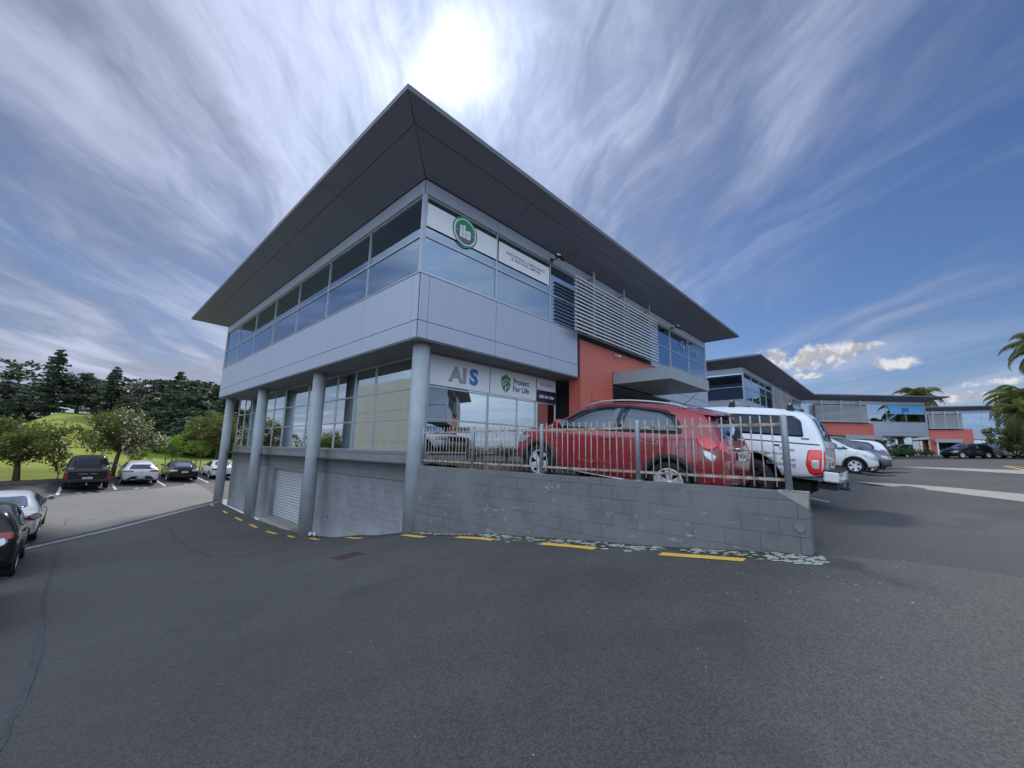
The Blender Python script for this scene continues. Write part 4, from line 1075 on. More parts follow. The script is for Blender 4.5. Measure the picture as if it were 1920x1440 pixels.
    for k in range(ns):
        for dt in ((-.17, .17) if tw else (0,)):
            t0 = k*2*math.pi/ns; t1 = t0+dt; n_ = Vector((-math.sin(t0), 0, math.cos(t0)))
            A = Vector((math.cos(t0)*.04, .07, math.sin(t0)*.04))+n_*dt*.10; B = Vector((math.cos(t1)*rr*.95, .078, math.sin(t1)*rr*.95))
            w0 = .020 if tw else .028; w1 = .034 if tw else .046; d_ = (B-A).normalized(); q = Vector((-d_.z, 0, d_.x))
            vs = [A-q*w0, A+q*w0, B+q*w1, B-q*w1]; dn = Vector((0, -.03, 0))
            rm.add(vs+[v+dn for v in vs], [(0, 1, 2, 3), (7, 6, 5, 4), (0, 4, 5, 1), (1, 5, 6, 2), (2, 6, 7, 3), (3, 7, 4, 0)], 0)
    rmesh = rm.mesh('rim', [sp.get('rim', M_RIM), M_RIMD])
    for pl in rmesh.polygons: pl.use_smooth = False
    for x in sp['wb']:
        for s_ in (-1, 1):
            w0 = link('wheel', tmesh, T, (x, s_*tr, wr), (0, R(17*x+8), 0 if s_ > 0 else math.pi)); link('rim', rmesh, w0)
    # plates
    for key, sg in (('rplate', -1), ('fplate', 1)):
        if key in sp:
            pz, tilt = sp[key]; h, nn = ray('x', 0, pz, sg)
            if h is not None:
                x0 = h.x+sg*.012; b = MB(); b.box((-.004, -.19, -.065), (.004, .19, .065))
                po = b.obj('number_plate', M_PLATE, T, loc=(x0+sg*.008, 0, pz), rot=(0, sg*-tilt, 0))
                mt_ = plane_M((sg*.0055, 0, 0), (0, 1 if sg > 0 else -1, 0), (0, 0, 1))
                text(sp.get('ptext', 'KBR 417'), .105, mt_, M_PTXT, po, sx=.85, bold=.002, ext=.0006)
    if sp.get('extra'): sp['extra'](T, ray, patch, ribbon, bar3)
    return T
M_PRIV = glass('privacy_glass', (.04, .045, .05), (.65, .75, .90), .05, body=(.008, .009, .011), open_=.5)
# ---- crossover SUV (the red one)
ST_SUV = [(-2.11, .46, .80, .90, .74, .66), (-2.07, .38, .93, 1.02, .84, .74), (-1.98, .32, 1.07, 1.20, .885, .72), (-1.85, .28, 1.11, 1.42, .90, .66), (-1.66, .25, 1.12, 1.56, .91, .65),
          (-1.25, .24, 1.09, 1.62, .915, .66), (-.7, .23, 1.06, 1.65, .915, .66), (-.05, .23, 1.04, 1.65, .915, .66), (.40, .23, 1.03, 1.59, .915, .65), (.78, .23, 1.02, 1.40, .915, .65), (1.20, .24, 1.02, 1.15, .91, .68),
          (1.65, .26, .98, 1.08, .90, .68), (1.93, .30, .88, .98, .86, .64), (2.06, .36, .70, .82, .76, .56), (2.11, .42, .58, .64, .62, .44)]
def x_red(T, ray, patch, ribbon, bar3):
    for s_ in (-1, 1):
        # silver roof rail
        pts = []
        for i in range(13):
            t = i/12; X = -1.45+t*1.95; h, nn = ray('z', X, s_*.575, 1)
            pts.append(Vector((X, s_*.585, h.z+.012+.040*math.sin(math.pi*t)**.4)))
        b = MB(); b.tube(pts, .017, 8); b.v = [(x_, y_, z_) for x_, y_, z_ in b.v]; b.obj('roof_rail', M_ALU, T, smooth=True)
        bar3('sill_strip', [(-.85, .295), (-.3, .29), (.3, .29), (.9, .295)], 'y', s_, M_CHR, .011, .01)
        bar3('side_rub_strip', [(-.7, .45), (0, .44), (.8, .45)], 'y', s_, M_TRIM, .012, -.003) if False else None
        # rain shields above the side glass
        bar3('rain_shield', [(-1.32, 1.42), (-1.05, 1.49), (-.5, 1.535), (.0, 1.52), (.45, 1.43), (.80, 1.24)], 'y', s_, M_TRIM, .016, .006)
    h, nn = ray('y', -1.52, .80, 1); b = MB(); K = 28
    vs = []
    for k in range(K):
        for r_ in (.085, .092):
            t = k*6.2832/K; hh, n2 = ray('y', -1.50+r_*math.cos(t), .86+r_*math.sin(t), 1); vs.append(hh+n2*.0018)
    b.add(vs, [(2*k, 2*k+1, 2*((k+1) % K)+1, 2*((k+1) % K)) for k in range(K)]); b.obj('fuel_flap_gap', M_GAP, T)
    # tailgate spoiler
    b = MB(); vs = []
    for j, y in enumerate([-.60, -.4, -.2, 0, .2, .4, .60]):
        k = 1-.10*abs(y)
        vs += [(-1.45, y, 1.600*k+.03), (-1.95+.09*abs(y), y, 1.545-.10*abs(y)), (-1.94+.09*abs(y), y, 1.515-.10*abs(y)), (-1.62, y, 1.48)]
    b.add(vs, [(4*j+i, 4*j+(i+1) % 4, 4*j+4+(i+1) % 4, 4*j+4+i) for j in range(6) for i in range(4)]+[(0, 1, 2, 3), (24, 27, 26, 25)]); b.obj('spoiler', P_RED, T, smooth=False)
    b = MB(); h, nn = ray('z', -1.15, 0, 1); b.tube([(-1.15, 0, h.z-.01), (-1.15, 0, h.z+.02)], .03, 10); b.tube([(-1.15, 0, h.z+.01), (-1.40, 0, h.z+.24)], .005, 6); b.obj('antenna', M_TRIM, T)
    b = MB(); b.tube([(-2.10, -.30, .97), (-2.145, -.28, .975), (-2.145, .28, .975), (-2.10, .30, .97)], .018, 8); b.obj('plate_garnish', M_CHR, T, smooth=True)
    b = MB(); b.tube([(-2.02, 0, 1.15), (-2.00, .38, 1.24)], .008, 6); b.tube([(-2.01, 0, 1.14), (-2.05, 0, 1.13)], .025, 8); b.obj('rear_wiper', M_TRIM, T)
SUV = dict(st=ST_SUV, wb=(-1.33, 1.32), wr=.345, paint=P_RED, cladarch=True, clad=.31, spokes=5, handle_mat=P_RED,
    gtrim=[[(-1.50, 1.135), (-1.42, 1.33), (-1.18, 1.51), (-.45, 1.575), (.10, 1.555), (.52, 1.46), (1.12, 1.07), (1.0, 1.05), (-1.2, 1.11)]],
    side=[[(-1.42, 1.16), (-1.26, 1.38), (-1.10, 1.47), (-.42, 1.53), (-.38, 1.10)], [(-.30, 1.095), (-.34, 1.53), (.08, 1.51), (.46, 1.41), (.98, 1.08)]],
    gaps=[[(1.02, .98), (.98, .6), (.96, .36), (-.28, .34), (-.34, 1.02)], [(-.34, 1.02), (-.28, .34), (-.86, .34), (-1.02, .55), (-1.16, .80), (-1.18, 1.06)], [(1.45, .98), (1.30, .80), (1.02, .80)], [(-1.95, 1.0), (-1.72, .62), (-1.60, .50)], [(-1.72, .62), (-2.05, .60)]],
    handles=[(-.20, .95), (-.98, .98)], mirror=(.80, 1.10), wind=[(-.66, 1.07), (-.54, 1.52), (.54, 1.52), (.66, 1.07)], rearg=[(-.60, 1.12), (-.50, 1.46), (.50, 1.46), (.60, 1.12)],
    patches=[('tail_light', [(-1.70, 1.09), (-1.77, .98), (-1.88, .93), (-1.98, .94), (-2.02, 1.0), (-1.92, 1.09)], 'y', 1, M_TAIL, .03), ('tail_light', [(.52, .98), (.56, 1.07), (.80, 1.06), (.83, .92), (.68, .90)], 'x', -2, M_TAIL, .03),
             ('reverse_light', [(-1.80, .92), (-1.86, .82), (-1.97, .75), (-2.01, .84), (-1.91, .90)], 'y', 1, M_CLR, .02), ('headlight', [(1.60, .86), (1.72, .72), (2.02, .66), (2.06, .74), (1.9, .84)], 'y', 1, M_HEADL, .03),
             ('headlight', [(.44, .66), (.50, .80), (.80, .82), (.80, .66)], 'x', 2, M_HEADL, .03), ('grille', [(-.4, .62), (-.4, .74), (.4, .74), (.4, .62)], 'x', 1, M_TRIM, .03), ('reflector', [(.45, .50), (.45, .54), (.7, .54), (.7, .50)], 'x', -2, M_TAIL, .01)],
    rplate=(.86, .1), ptext='FNU 684', extra=x_red)
def pit(x, y0, y1): return math.atan2(g_up(x, y1)-g_up(x, y0), y1-y0)
def put(name, label, cat, sp, x, y, head, pitch=None, dz=0., group='vehicles in the car parks'):
    hx, hy = math.cos(head), math.sin(head); za = G(x+hx*sp['wb'][1], y+hy*sp['wb'][1]); zb = G(x+hx*sp['wb'][0], y+hy*sp['wb'][0])
    wb = sp['wb'][1]-sp['wb'][0]; ph = math.atan2(za-zb, wb)
    z = zb+(za-zb)*(-sp['wb'][0])/wb
    return make_car(name, label, cat, sp, (x, y, z+dz), head, ph, group)
put('suv', 'red crossover SUV with silver roof rails parked behind the picket fence', 'car', SUV, 6.42+.915, 4.04, R(90), dz=-.0)
# ---- utility pickup with canopy
ST_UTE = [(-2.60, .62, 1.02, 1.10, .82, .76), (-2.585, .58, 1.10, 1.16, .90, .80), (-2.51, .54, 1.13, 1.40, .92, .77), (-2.38, .50, 1.14, 1.68, .925, .745), (-2.20, .48, 1.14, 1.81, .925, .74), (-1.6, .46, 1.14, 1.85, .925, .745), (-.75, .44, 1.13, 1.86, .925, .745),
          (-.35, .44, 1.11, 1.81, .925, .69), (.35, .44, 1.10, 1.79, .925, .69), (.80, .44, 1.09, 1.62, .925, .67), (1.30, .44, 1.08, 1.20, .92, .70), (1.9, .46, 1.06, 1.13, .91, .70), (2.45, .50, .98, 1.06, .88, .66), (2.66, .54, .82, .90, .76, .56), (2.72, .58, .72, .78, .6, .45)]
def x_ute(T, ray, patch, ribbon, bar3):
    tx = mat('vinyl_grey', (.20, .20, .21), .5)
    for s_ in (1,):
        # signwriting on the tray side
        for (t_, x_, z_, sz) in (('Trades', -2.02, 1.02, .085), ('Recruitment Sales Services', -1.60, .93, .080), ('Power', -2.06, .835, .085), ('Outsourcing', -1.93, .745, .090)):
            h, nn = ray('y', x_, z_, 1)
            L_ = len(t_); 
            M_ = plane_M((x_, h.y+.012, z_), (-1, 0, 0), (0, 0, 1))
            text(t_, sz, M_, tx, T, sx=1.05, bold=.001, ext=.001)
    for s_ in (-1, 1):
        ribbon('canopy_seam', [(-2.52, 1.145), (-1.6, 1.15), (-.72, 1.14)], 'y', s_, M_TRIM, .022, .004)
        b = MB(); h, nn = ray('y', -2.30, 1.24, s_); b.box((h.x-.06, h.y-.006, 1.225), (h.x+.06, h.y+.006, 1.255)); b.obj('canopy_badge', M_GRY_, T)
        for x_ in (-1.05, -1.85):
            h, nn = ray('y', x_, 1.09, s_); b = MB(); b.box((x_-.055, h.y-.012, 1.06), (x_+.055, h.y+.006, 1.10)); b.obj('tie_down', M_TRIM, T, bevel=.006)
    for X in (-.62-.35, -2.02):
        h, nn = ray('z', X, .55, 1); b = MB(); b.tube([(X, -.72, h.z+.10), (X, .72, h.z+.10)], .02, 8); bar = b.obj('roof_bar', M_ALU, T, smooth=True)
        for s_ in (-1, 1):
            h, nn = ray('z', X, s_*.60, 1); b = MB(); vs = [(X-.07, s_*.66, h.z-.03), (X+.07, s_*.66, h.z-.03), (X+.035, s_*.66, h.z+.13), (X-.035, s_*.66, h.z+.13), (X-.05, s_*.54, h.z-.01), (X+.05, s_*.54, h.z-.01), (X+.03, s_*.54, h.z+.13), (X-.03, s_*.54, h.z+.13)]
            b.add(vs, [(0, 1, 2, 3), (7, 6, 5, 4), (0, 4, 5, 1), (1, 5, 6, 2), (2, 6, 7, 3), (3, 7, 4, 0)]); b.obj('bar_foot', M_TRIM, bar, bevel=.006)
    # rear bumper and towbar
    b = MB(); b.box((-2.80, -.90, .50), (-2.58, -.30, .68)); b.box((-2.80, .30, .50), (-2.58, .90, .68)); b.box((-2.78, -.30, .46), (-2.60, .30, .58)); b.obj('rear_bumper', P_WHT, T, bevel=.02)
    b = MB(); b.box((-2.79, -.88, .68), (-2.57, .88, .70)); b.obj('bumper_step', M_TRIM, T)
    b = MB(); b.box((-2.75, -.55, .34), (-2.45, .55, .44)); b.tube([(-2.6, 0, .38), (-2.84, 0, .36), (-2.89, 0, .37)], [.035, .03, .025], 8); b.tube([(-2.86, 0, .36), (-2.86, 0, .45)], .015, 8); b.lathe([(0, .44), (.028, .45), (.03, .47), (.02, .49), (0, .495)], 'z', 12, at=(-2.86, 0, 0)); b.obj('towbar', M_TRIM, T)
    b = MB(); b.tube([(-1.1, -.3, .40), (-2.4, -.35, .36)], .035, 8); b.box((-1.6, -.5, .28), (-1.3, .5, .42)); b.obj('exhaust', M_UND, T)
M_GRY_ = mat('badge_grey', (.12, .12, .12), .5)
UTE = dict(st=ST_UTE, wb=(-1.42, 1.80), wr=.39, archgap=.15, paint=P_WHT, spokes=6, twin=False, rim=M_RIMD, side=[[(-2.28, 1.27), (-2.22, 1.58), (-2.10, 1.67), (-.88, 1.67), (-.80, 1.58), (-.80, 1.27)], [(-.56, 1.15), (-.52, 1.66), (.0, 1.67), (.02, 1.15)], [(.10, 1.15), (.08, 1.67), (.40, 1.66), (.80, 1.46), (1.08, 1.15)]],
    gaps=[[(-.66, 1.78), (-.70, 1.14), (-.70, .50)], [(-.60, 1.12), (-.60, .7), (-.45, .50), (.06, .50), (.06, 1.1)], [(.06, .50), (1.12, .50), (1.16, 1.08)]], handles=[(-.45, 1.02), (.22, 1.00)], mirror=(.95, 1.16), wind=[(-.66, 1.20), (-.56, 1.66), (.56, 1.66), (.66, 1.20)],
    rearg=[(-.62, 1.24), (-.56, 1.66), (.56, 1.66), (.62, 1.24)], privacy=True, rplate=(.80, 0.),
    patches=[('tail_light', [(-2.35, 1.04), (-2.32, .78), (-2.37, .62), (-2.46, .585), (-2.555, .62), (-2.555, 1.06)], 'y', 1, M_TAIL, .04), ('reverse_light', [(-2.40, .86), (-2.40, .75), (-2.44, .70), (-2.52, .71), (-2.52, .87)], 'y', 1, M_CLR, .03), ('tail_light', [(.76, .62), (.76, 1.04), (.87, 1.04), (.88, .62)], 'x', -2, M_TAIL, .02),
             ('headlight', [(.50, .80), (.52, .98), (.84, .98), (.84, .82)], 'x', 2, M_HEADL, .03), ('grille', [(-.42, .76), (-.42, .95), (.42, .95), (.42, .76)], 'x', 1, M_TRIM, .03)],
    extra=x_ute, ptext='KHM 93')
put('utility_vehicle', 'white utility pickup with canopy, roof bars and grey lettering beside the red SUV', 'ute', UTE, 9.28+.925, 3.66, R(90))
# ---- further vehicles
ST_SED = [(-2.28, .40, .80, .88, .72, .6), (-2.22, .32, .92, .99, .83, .68), (-2.0, .26, .98, 1.05, .88, .70), (-1.6, .22, .97, 1.12, .895, .68), (-1.15, .20, .955, 1.31, .90, .60), (-.75, .2, .94, 1.41, .90, .57), (-.2, .2, .92, 1.44, .90, .57), (.25, .2, .91, 1.40, .90, .57), (.65, .2, .90, 1.24, .90, .60), (1.1, .2, .89, .99, .895, .66), (1.6, .22, .84, .93, .88, .64), (2.0, .26, .74, .83, .84, .60), (2.22, .32, .60, .68, .72, .5), (2.28, .38, .5, .56, .6, .4)]
SED = dict(st=ST_SED, wb=(-1.35, 1.35), wr=.32, paint=P_WHT, side=[[(-1.22, .99), (-.95, 1.22), (-.7, 1.30), (-.24, 1.33), (-.22, .96)], [(-.14, .96), (-.16, 1.33), (.2, 1.31), (.5, 1.20), (.98, .94)]],
    gaps=[[(1.0, .9), (.96, .35), (-.15, .33), (-.2, .93)], [(-.15, .33), (-.8, .33), (-1.05, .7), (-1.15, .95)]], handles=[(-.02, .82), (-.95, .86)], mirror=(.82, .96),
    wind=[(-.64, .98), (-.50, 1.33), (.50, 1.33), (.64, .98)], rearg=[(-.60, 1.09), (-.48, 1.34), (.48, 1.34), (.60, 1.09)], rplate=(.72, .1), ptext='GHT 215',
    patches=[('tail_light', [(-2.0, .92), (-1.98, .82), (-2.18, .74), (-2.2, .86)], 'y', 1, M_TAILD, .02), ('tail_light', [(.42, .78), (.40, .90), (.80, .92), (.80, .76)], 'x', -2, M_TAILD, .03),
             ('headlight', [(1.75, .74), (2.05, .60), (2.15, .64), (1.95, .76)], 'y', 1, M_HEADL, .02), ('headlight', [(.42, .58), (.45, .68), (.76, .72), (.76, .58)], 'x', 2, M_HEADL, .03), ('rear_valance', [(-.5, .36), (-.55, .48), (.55, .48), (.5, .36)], 'x', -1, M_TRIM, .03), ('grille', [(-.4, .44), (-.4, .54), (.4, .54), (.4, .44)], 'x', 1, M_TRIM, .03)])
ST_HAT = [(-2.15, .42, .76, .84, .74, .62), (-2.11, .34, .88, .96, .86, .72), (-1.98, .28, .97, 1.10, .89, .66), (-1.70, .24, .97, 1.27, .895, .60), (-1.2, .21, .95, 1.40, .90, .58), (-.6, .2, .94, 1.45, .90, .58), (0, .2, .92, 1.455, .90, .58), (.4, .2, .91, 1.39, .90, .58), (.75, .2, .90, 1.22, .90, .6), (1.15, .21, .89, .99, .895, .66), (1.6, .23, .84, .93, .88, .64), (1.95, .27, .74, .83, .84, .6), (2.15, .33, .6, .68, .72, .5), (2.2, .38, .5, .56, .6, .4)]
HAT = dict(st=ST_HAT, wb=(-1.30, 1.34), wr=.33, paint=P_WHT, side=[[(-1.38, 1.04), (-1.10, 1.24), (-.8, 1.32), (-.24, 1.35), (-.22, .98)], [(-.14, .97), (-.16, 1.35), (.2, 1.33), (.55, 1.20), (1.02, .94)]],
    gaps=SED['gaps'], handles=[(-.02, .84), (-.98, .88)], mirror=(.86, .97), wind=SED['wind'], rearg=[(-.62, 1.02), (-.44, 1.28), (.44, 1.28), (.62, 1.02)], rplate=(.52, .1), ptext='MRC 308', gtrim=[],
    patches=[('tail_light', [(-1.86, .96), (-1.84, .86), (-2.06, .82), (-2.09, .90)], 'y', 1, M_TAILD, .02), ('tail_light', [(.36, .86), (.40, .94), (.80, .96), (.82, .84)], 'x', -2, M_TAILD, .03),
             ('rear_valance', [(-.70, .38), (-.45, .60), (.45, .60), (.70, .38)], 'x', -1, M_TRIM, .04), ('headlight', [(1.7, .74), (2.0, .60), (2.1, .64), (1.9, .76)], 'y', 1, M_HEADL, .02), ('headlight', [(.42, .58), (.45, .68), (.76, .72), (.76, .58)], 'x', 2, M_HEADL, .03)])
def x_hat(T, ray, patch, ribbon, bar3):
    bar3('bumper_trim', [(-.68, .375), (-.3, .37), (.3, .37), (.68, .375)], 'x', -1, M_CHR, .014, .008)
    b = MB(); b.lathe([(0, 0), (.045, 0), (.045, .01), (0, .01)], 'x', 16); h, nn = ray('x', 0, .84, -1); b.obj('badge', M_CHR, T, loc=(h.x-.012, 0, .84))
HAT['extra'] = x_hat
def variant(sp, paint, kx=1., kz=1., **kw):
    d = dict(sp); d['paint'] = paint
    P2 = lambda l: [(q[0]*kx, q[1]*kz) for q in l]
    d['st'] = [(s[0]*kx, s[1]*kz, s[2]*kz, s[3]*kz, s[4]*kw.get('ky', 1), s[5]*kw.get('ky', 1)) for s in sp['st']]
    d['wb'] = (sp['wb'][0]*kx, sp['wb'][1]*kx)
    d['side'] = [P2(l) for l in sp['side']]; d['gaps'] = [P2(l) for l in sp['gaps']]; d['handles'] = P2(sp['handles']); d['mirror'] = (sp['mirror'][0]*kx, sp['mirror'][1]*kz)
    if sp.get('gtrim'): d['gtrim'] = [P2(l) for l in sp['gtrim']]
    for k in ('wind', 'rearg'): d[k] = [(q[0], q[1]*kz) for q in sp[k]]
    tl = lambda q: M_TAILD if q == M_TAIL else q
    d['patches'] = [(nm, P2(l) if ax == 'y' else [(q[0], q[1]*kz) for q in l], ax, sg, tl(mt), rd) for nm, l, ax, sg, mt, rd in sp['patches']]
    d['handle_mat'] = paint; d.pop('extra', None)
    for k, v in kw.items():
        if k != 'ky': d[k] = v
    return d
def x_rails(T, ray, patch, ribbon, bar3):
    for s_ in (-1, 1):
        pts = []
        for i in range(9):
            t = i/8; X = -1.45+t*1.95; h, nn = ray('z', X, s_*.56, 1); pts.append(Vector((X, s_*.57, h.z+.01+.035*math.sin(math.pi*t)**.4)))
        b = MB(); b.tube(pts, .015, 6); b.obj('roof_rail', M_ALU, T, smooth=True)
# black double cab pickup: cut the canopy down to an open tray
ST_PK = []
for s in ST_UTE:
    if s[0] < -.60: ST_PK.append((s[0], s[1], s[2], s[2]+.035, s[4], .84 if s[0] > -2.58 else s[5]))
    else: ST_PK.append(s)
ST_PK = [s for s in ST_PK if s[0] < -.9]+[(-.80, .44, 1.13, 1.17, .925, .84), (-.72, .44, 1.13, 1.30, .925, .74), (-.60, .44, 1.12, 1.74, .925, .69)]+[s for s in ST_PK if s[0] >= -.4]
def x_pk(T, ray, patch, ribbon, bar3):
    b = MB(); b.box((-2.78, -.88, .50), (-2.56, .88, .66)); b.box((-2.80, -.45, .60), (-2.76, .45, .665)); b.obj('rear_bumper', M_TRIM, T, bevel=.02)
    b = MB(); b.tube([(-2.6, 0, .42), (-2.92, 0, .40)], .03, 8); b.lathe([(0, .42), (.03, .44), (.028, .47), (0, .485)], 'z', 10, at=(-2.9, 0, 0)); b.obj('towbar', M_CHR, T)
    b = MB(); b.box((-2.5, -.80, 1.155), (-.85, .80, 1.175)); b.obj('tray_cover', M_TRIM, T)
    for s_ in (-1, 1):
        b = MB(); b.box((-2.612, s_*.10-.09 if s_ > 0 else -.36, .93), (-2.60, .36 if s_ > 0 else -.10+.0, .96)); b.obj('tailgate_lettering_strip', M_CHR, T)
PK = dict(UTE); PK.update(st=ST_PK, paint=P_BLK, side=UTE['side'][1:], rearg=[(-.60, 1.28), (-.54, 1.62), (.54, 1.62), (.60, 1.28)], extra=x_pk, rplate=(.70, 0), privacy=True, mirror_mat=P_BLK, ptext='LTD 52',
          patches=[(p_ if p_[0] != 'tail_light' else p_[:4]+(M_TAILD,)+p_[5:]) for p_ in UTE['patches'] if p_[0] != 'reverse_light'])
put('pickup', 'black double cab pickup seen from behind, first in the row facing the lawn', 'pickup', PK, .65, 35.25, R(90))
put('hatchback', 'white hatchback seen from behind between the black pickup and the black coupe', 'car', HAT, 3.1, 37.75, R(90))
def x_coupe(T, ray, patch, ribbon, bar3):
    b = MB(); b.add([(-2.16, y, z) for y in (-.62, .62) for z in (1.06, 1.085)]+[(-1.98, y, z) for y in (-.62, .62) for z in (1.075, 1.10)], [(0, 1, 3, 2), (4, 6, 7, 5), (0, 4, 5, 1), (2, 3, 7, 6), (1, 5, 7, 3), (0, 2, 6, 4)]); b.obj('spoiler', P_BLK, T)
CP = variant(SED, P_BLK, 1., .97, extra=x_coupe, ptext='DZN 90')
CP['patches'] = [p_ if p_[0] != 'tail_light' else p_[:4]+(M_CLR,)+p_[5:] for p_ in CP['patches']]
put('coupe', 'black coupe with small boot spoiler seen from behind, beside the white hatchback', 'car', CP, 5.65, 40.2, R(90))
put('sedan', 'white sedan parked farthest along the lawn row, behind the last round column', 'car', variant(SED, P_WHT, 1.0, 1.0, ptext='HQS 771'), 8.55, 42.3, R(90))
put('sedan', 'pearl white sedan parked along the left edge of the lower car park', 'car', variant(SED, P_PRL, 1.0, 1.02, ptext='EWA 64'), -1.36, 22.0, R(89))
put('suv', 'glossy black SUV parked along the left edge behind the pearl white sedan', 'car', variant(SUV, P_BLK, 1.0, .98, ptext='CFD 119'), -1.50, 16.5, R(90))
put('hatchback', 'silver hatchback cut off by the left edge of the photo', 'car', variant(HAT, P_SIL, 1., 1.02), -1.66, 10.4, R(90))
SV2 = variant(SUV, P_WHT, 1.04, 1.02, extra=x_rails, ptext='NGP 336')
put('suv', 'white crossover SUV reversed into its bay just beyond the white ute', 'car', SV2, 25.75, 2.95, R(-90))
put('suv', 'dark grey crossover SUV facing out between two white cars', 'car', variant(SUV, P_GRY, 1.04, 1.04, extra=x_rails), 28.7, 2.5, R(-90))
put('suv', 'white SUV seen from behind beyond the dark grey one', 'car', variant(SUV, P_WHT, 1.0, 1.04, clad=.25), 34., 2.6, R(90))
put('suv', 'black SUV parked side on in front of the farthest office', 'car', variant(SUV, P_BLK, 1.06, .97, clad=.2, cladarch=False, extra=x_rails), 67.6, -5.4, R(133))
put('suv', 'navy SUV half hidden between the black and the silver SUV', 'car', variant(SUV, P_NVY, 1.04, 1.0, clad=.2), 71.8, -6.9, R(118))
put('suv', 'silver SUV seen from behind at the right, beside the palm shrubs', 'car', variant(SUV, P_SIL, 1.08, 1.03, clad=.2, extra=x_rails), 70.6, -8.6, R(122))
put('sedan', 'dark sedan at the right edge beyond the silver SUV', 'car', variant(SED, P_NVY, 1., 1.), 73.5, -11.6, R(122))
make_car('sedan', 'pale blue car on the far side of the lawn, seen beside the round column', 'car', variant(SED, P_PLB), (18.6, 91, lawn(18.6, 91)+.02), R(-20), 0, 'vehicles in the car parks')
# dark SUV mirrored in the ground floor glass stands just off the frame
# ------------------------------------------------------------------ vegetation
def leafmat(name, c0, c1, trans=.25, sc=1.3, c2=None):
    m = bpy.data.materials.new(name); m.use_nodes = True; n = NT(m.node_tree); n.n.clear(); MATS[name] = m
    tc = n.node('ShaderNodeTexCoord').outputs['Object']
    v = n.M('ADD', n.M('MULTIPLY', n.noise(tc, sc, 3, .6), .55), n.M('MULTIPLY', n.noise(tc, 11., 2, .6), .45))
    st = [(.36, c0), (.62, c1)]+([(.74, c2)] if c2 else [])
    c = n.ramp(v, st)
    d = n.node('ShaderNodeBsdfPrincipled'); n.put(d.inputs['Base Color'], c); d.inputs['Roughness'].default_value = .55; d.inputs['Specular IOR Level'].default_value = .35
    t = n.node('ShaderNodeBsdfTranslucent'); n.put(t.inputs[0], n.mix(1., c, (1.5, 1.7, .9), 'MULTIPLY'))
    mx = n.node('ShaderNodeMixShader'); mx.inputs[0].default_value = trans; n.l.new(d.outputs[0], mx.inputs[1]); n.l.new(t.outputs[0], mx.inputs[2])
    o = n.node('ShaderNodeOutputMaterial'); n.l.new(mx.outputs[0], o.inputs[0]); return m
L_MAG = leafmat('magnolia_leaf', (.06, .08, .02), (.18, .185, .05), .34, 1.2, (.26, .13, .05))
L_CON = leafmat('conifer_needles', (.034, .056, .038), (.088, .118, .070), .14, .35)  # greens lightened, distance haze put into the needle colour
L_PINE = leafmat('pine_needles', (.045, .060, .042), (.10, .115, .075), .12, .4)
L_LIME = leafmat('young_leaf', (.10, .17, .025), (.22, .30, .05), .40, 1.5)
L_PALM = leafmat('palm_leaf', (.055, .075, .025), (.16, .17, .06), .25, .9, (.26, .22, .09))
L_SHR = leafmat('shrub_leaf', (.035, .06, .02), (.11, .15, .04), .25, 2.)
M_BARK = mat('bark', (.12, .085, .06), .95, var=.35, vs=12, bump=.8); M_BARKG = mat('grey_bark', (.17, .15, .13), .95, var=.3, vs=8, bump=.6)
M_PETAL = mat('blossom', (.82, .76, .66), .6, var=.15, vs=9)
def leafquad(b, p, s, rnd, up_=.3, asp=.5):
    n_ = Vector((rnd.gauss(0, 1), rnd.gauss(0, 1), rnd.gauss(0, 1)+up_)).normalized()
    t = n_.cross(Vector((rnd.gauss(0, 1), rnd.gauss(0, 1), rnd.gauss(0, 1)))).normalized(); q = n_.cross(t)
    b.add([p-t*s, p+q*s*asp, p+t*s, p-q*s*asp], [(0, 1, 2, 3)])
def limbs(b, rnd, base_h, H, rad, spread, n_l, r0):
    tips = []
    lean = Vector((rnd.uniform(-.1, .1), rnd.uniform(-.1, .1), 0))*H
    b.tube([(0, 0, -.15), (lean.x*.2, lean.y*.2, base_h*.6), (lean.x*.4, lean.y*.4, base_h*1.15)], [r0*1.25, r0, r0*.85], 9)
    o_ = Vector((lean.x*.4, lean.y*.4, base_h*1.1))
    for k in range(n_l):
        a_ = k*6.283/n_l+rnd.uniform(-.4, .4); rr = spread*rnd.uniform(.45, .9); z1 = base_h+(H-base_h)*rnd.uniform(.35, .95)
        e = Vector((math.cos(a_)*rr, math.sin(a_)*rr, z1)); mid = o_.lerp(e, .5)+Vector((rnd.uniform(-.1, .1), rnd.uniform(-.1, .1), rnd.uniform(-.1, .2)))*spread*.3
        b.tube([o_, mid, e], [r0*.55, r0*.35, r0*.12], 6); tips += [mid, e]
        for j in range(3):
            e2 = mid.lerp(e, rnd.random())+Vector((rnd.gauss(0, 1), rnd.gauss(0, 1), rnd.gauss(.3, .6)))*spread*.28
            b.tube([mid.lerp(e, .3*j), e2], [r0*.2, r0*.07], 5); tips.append(e2)
    return tips
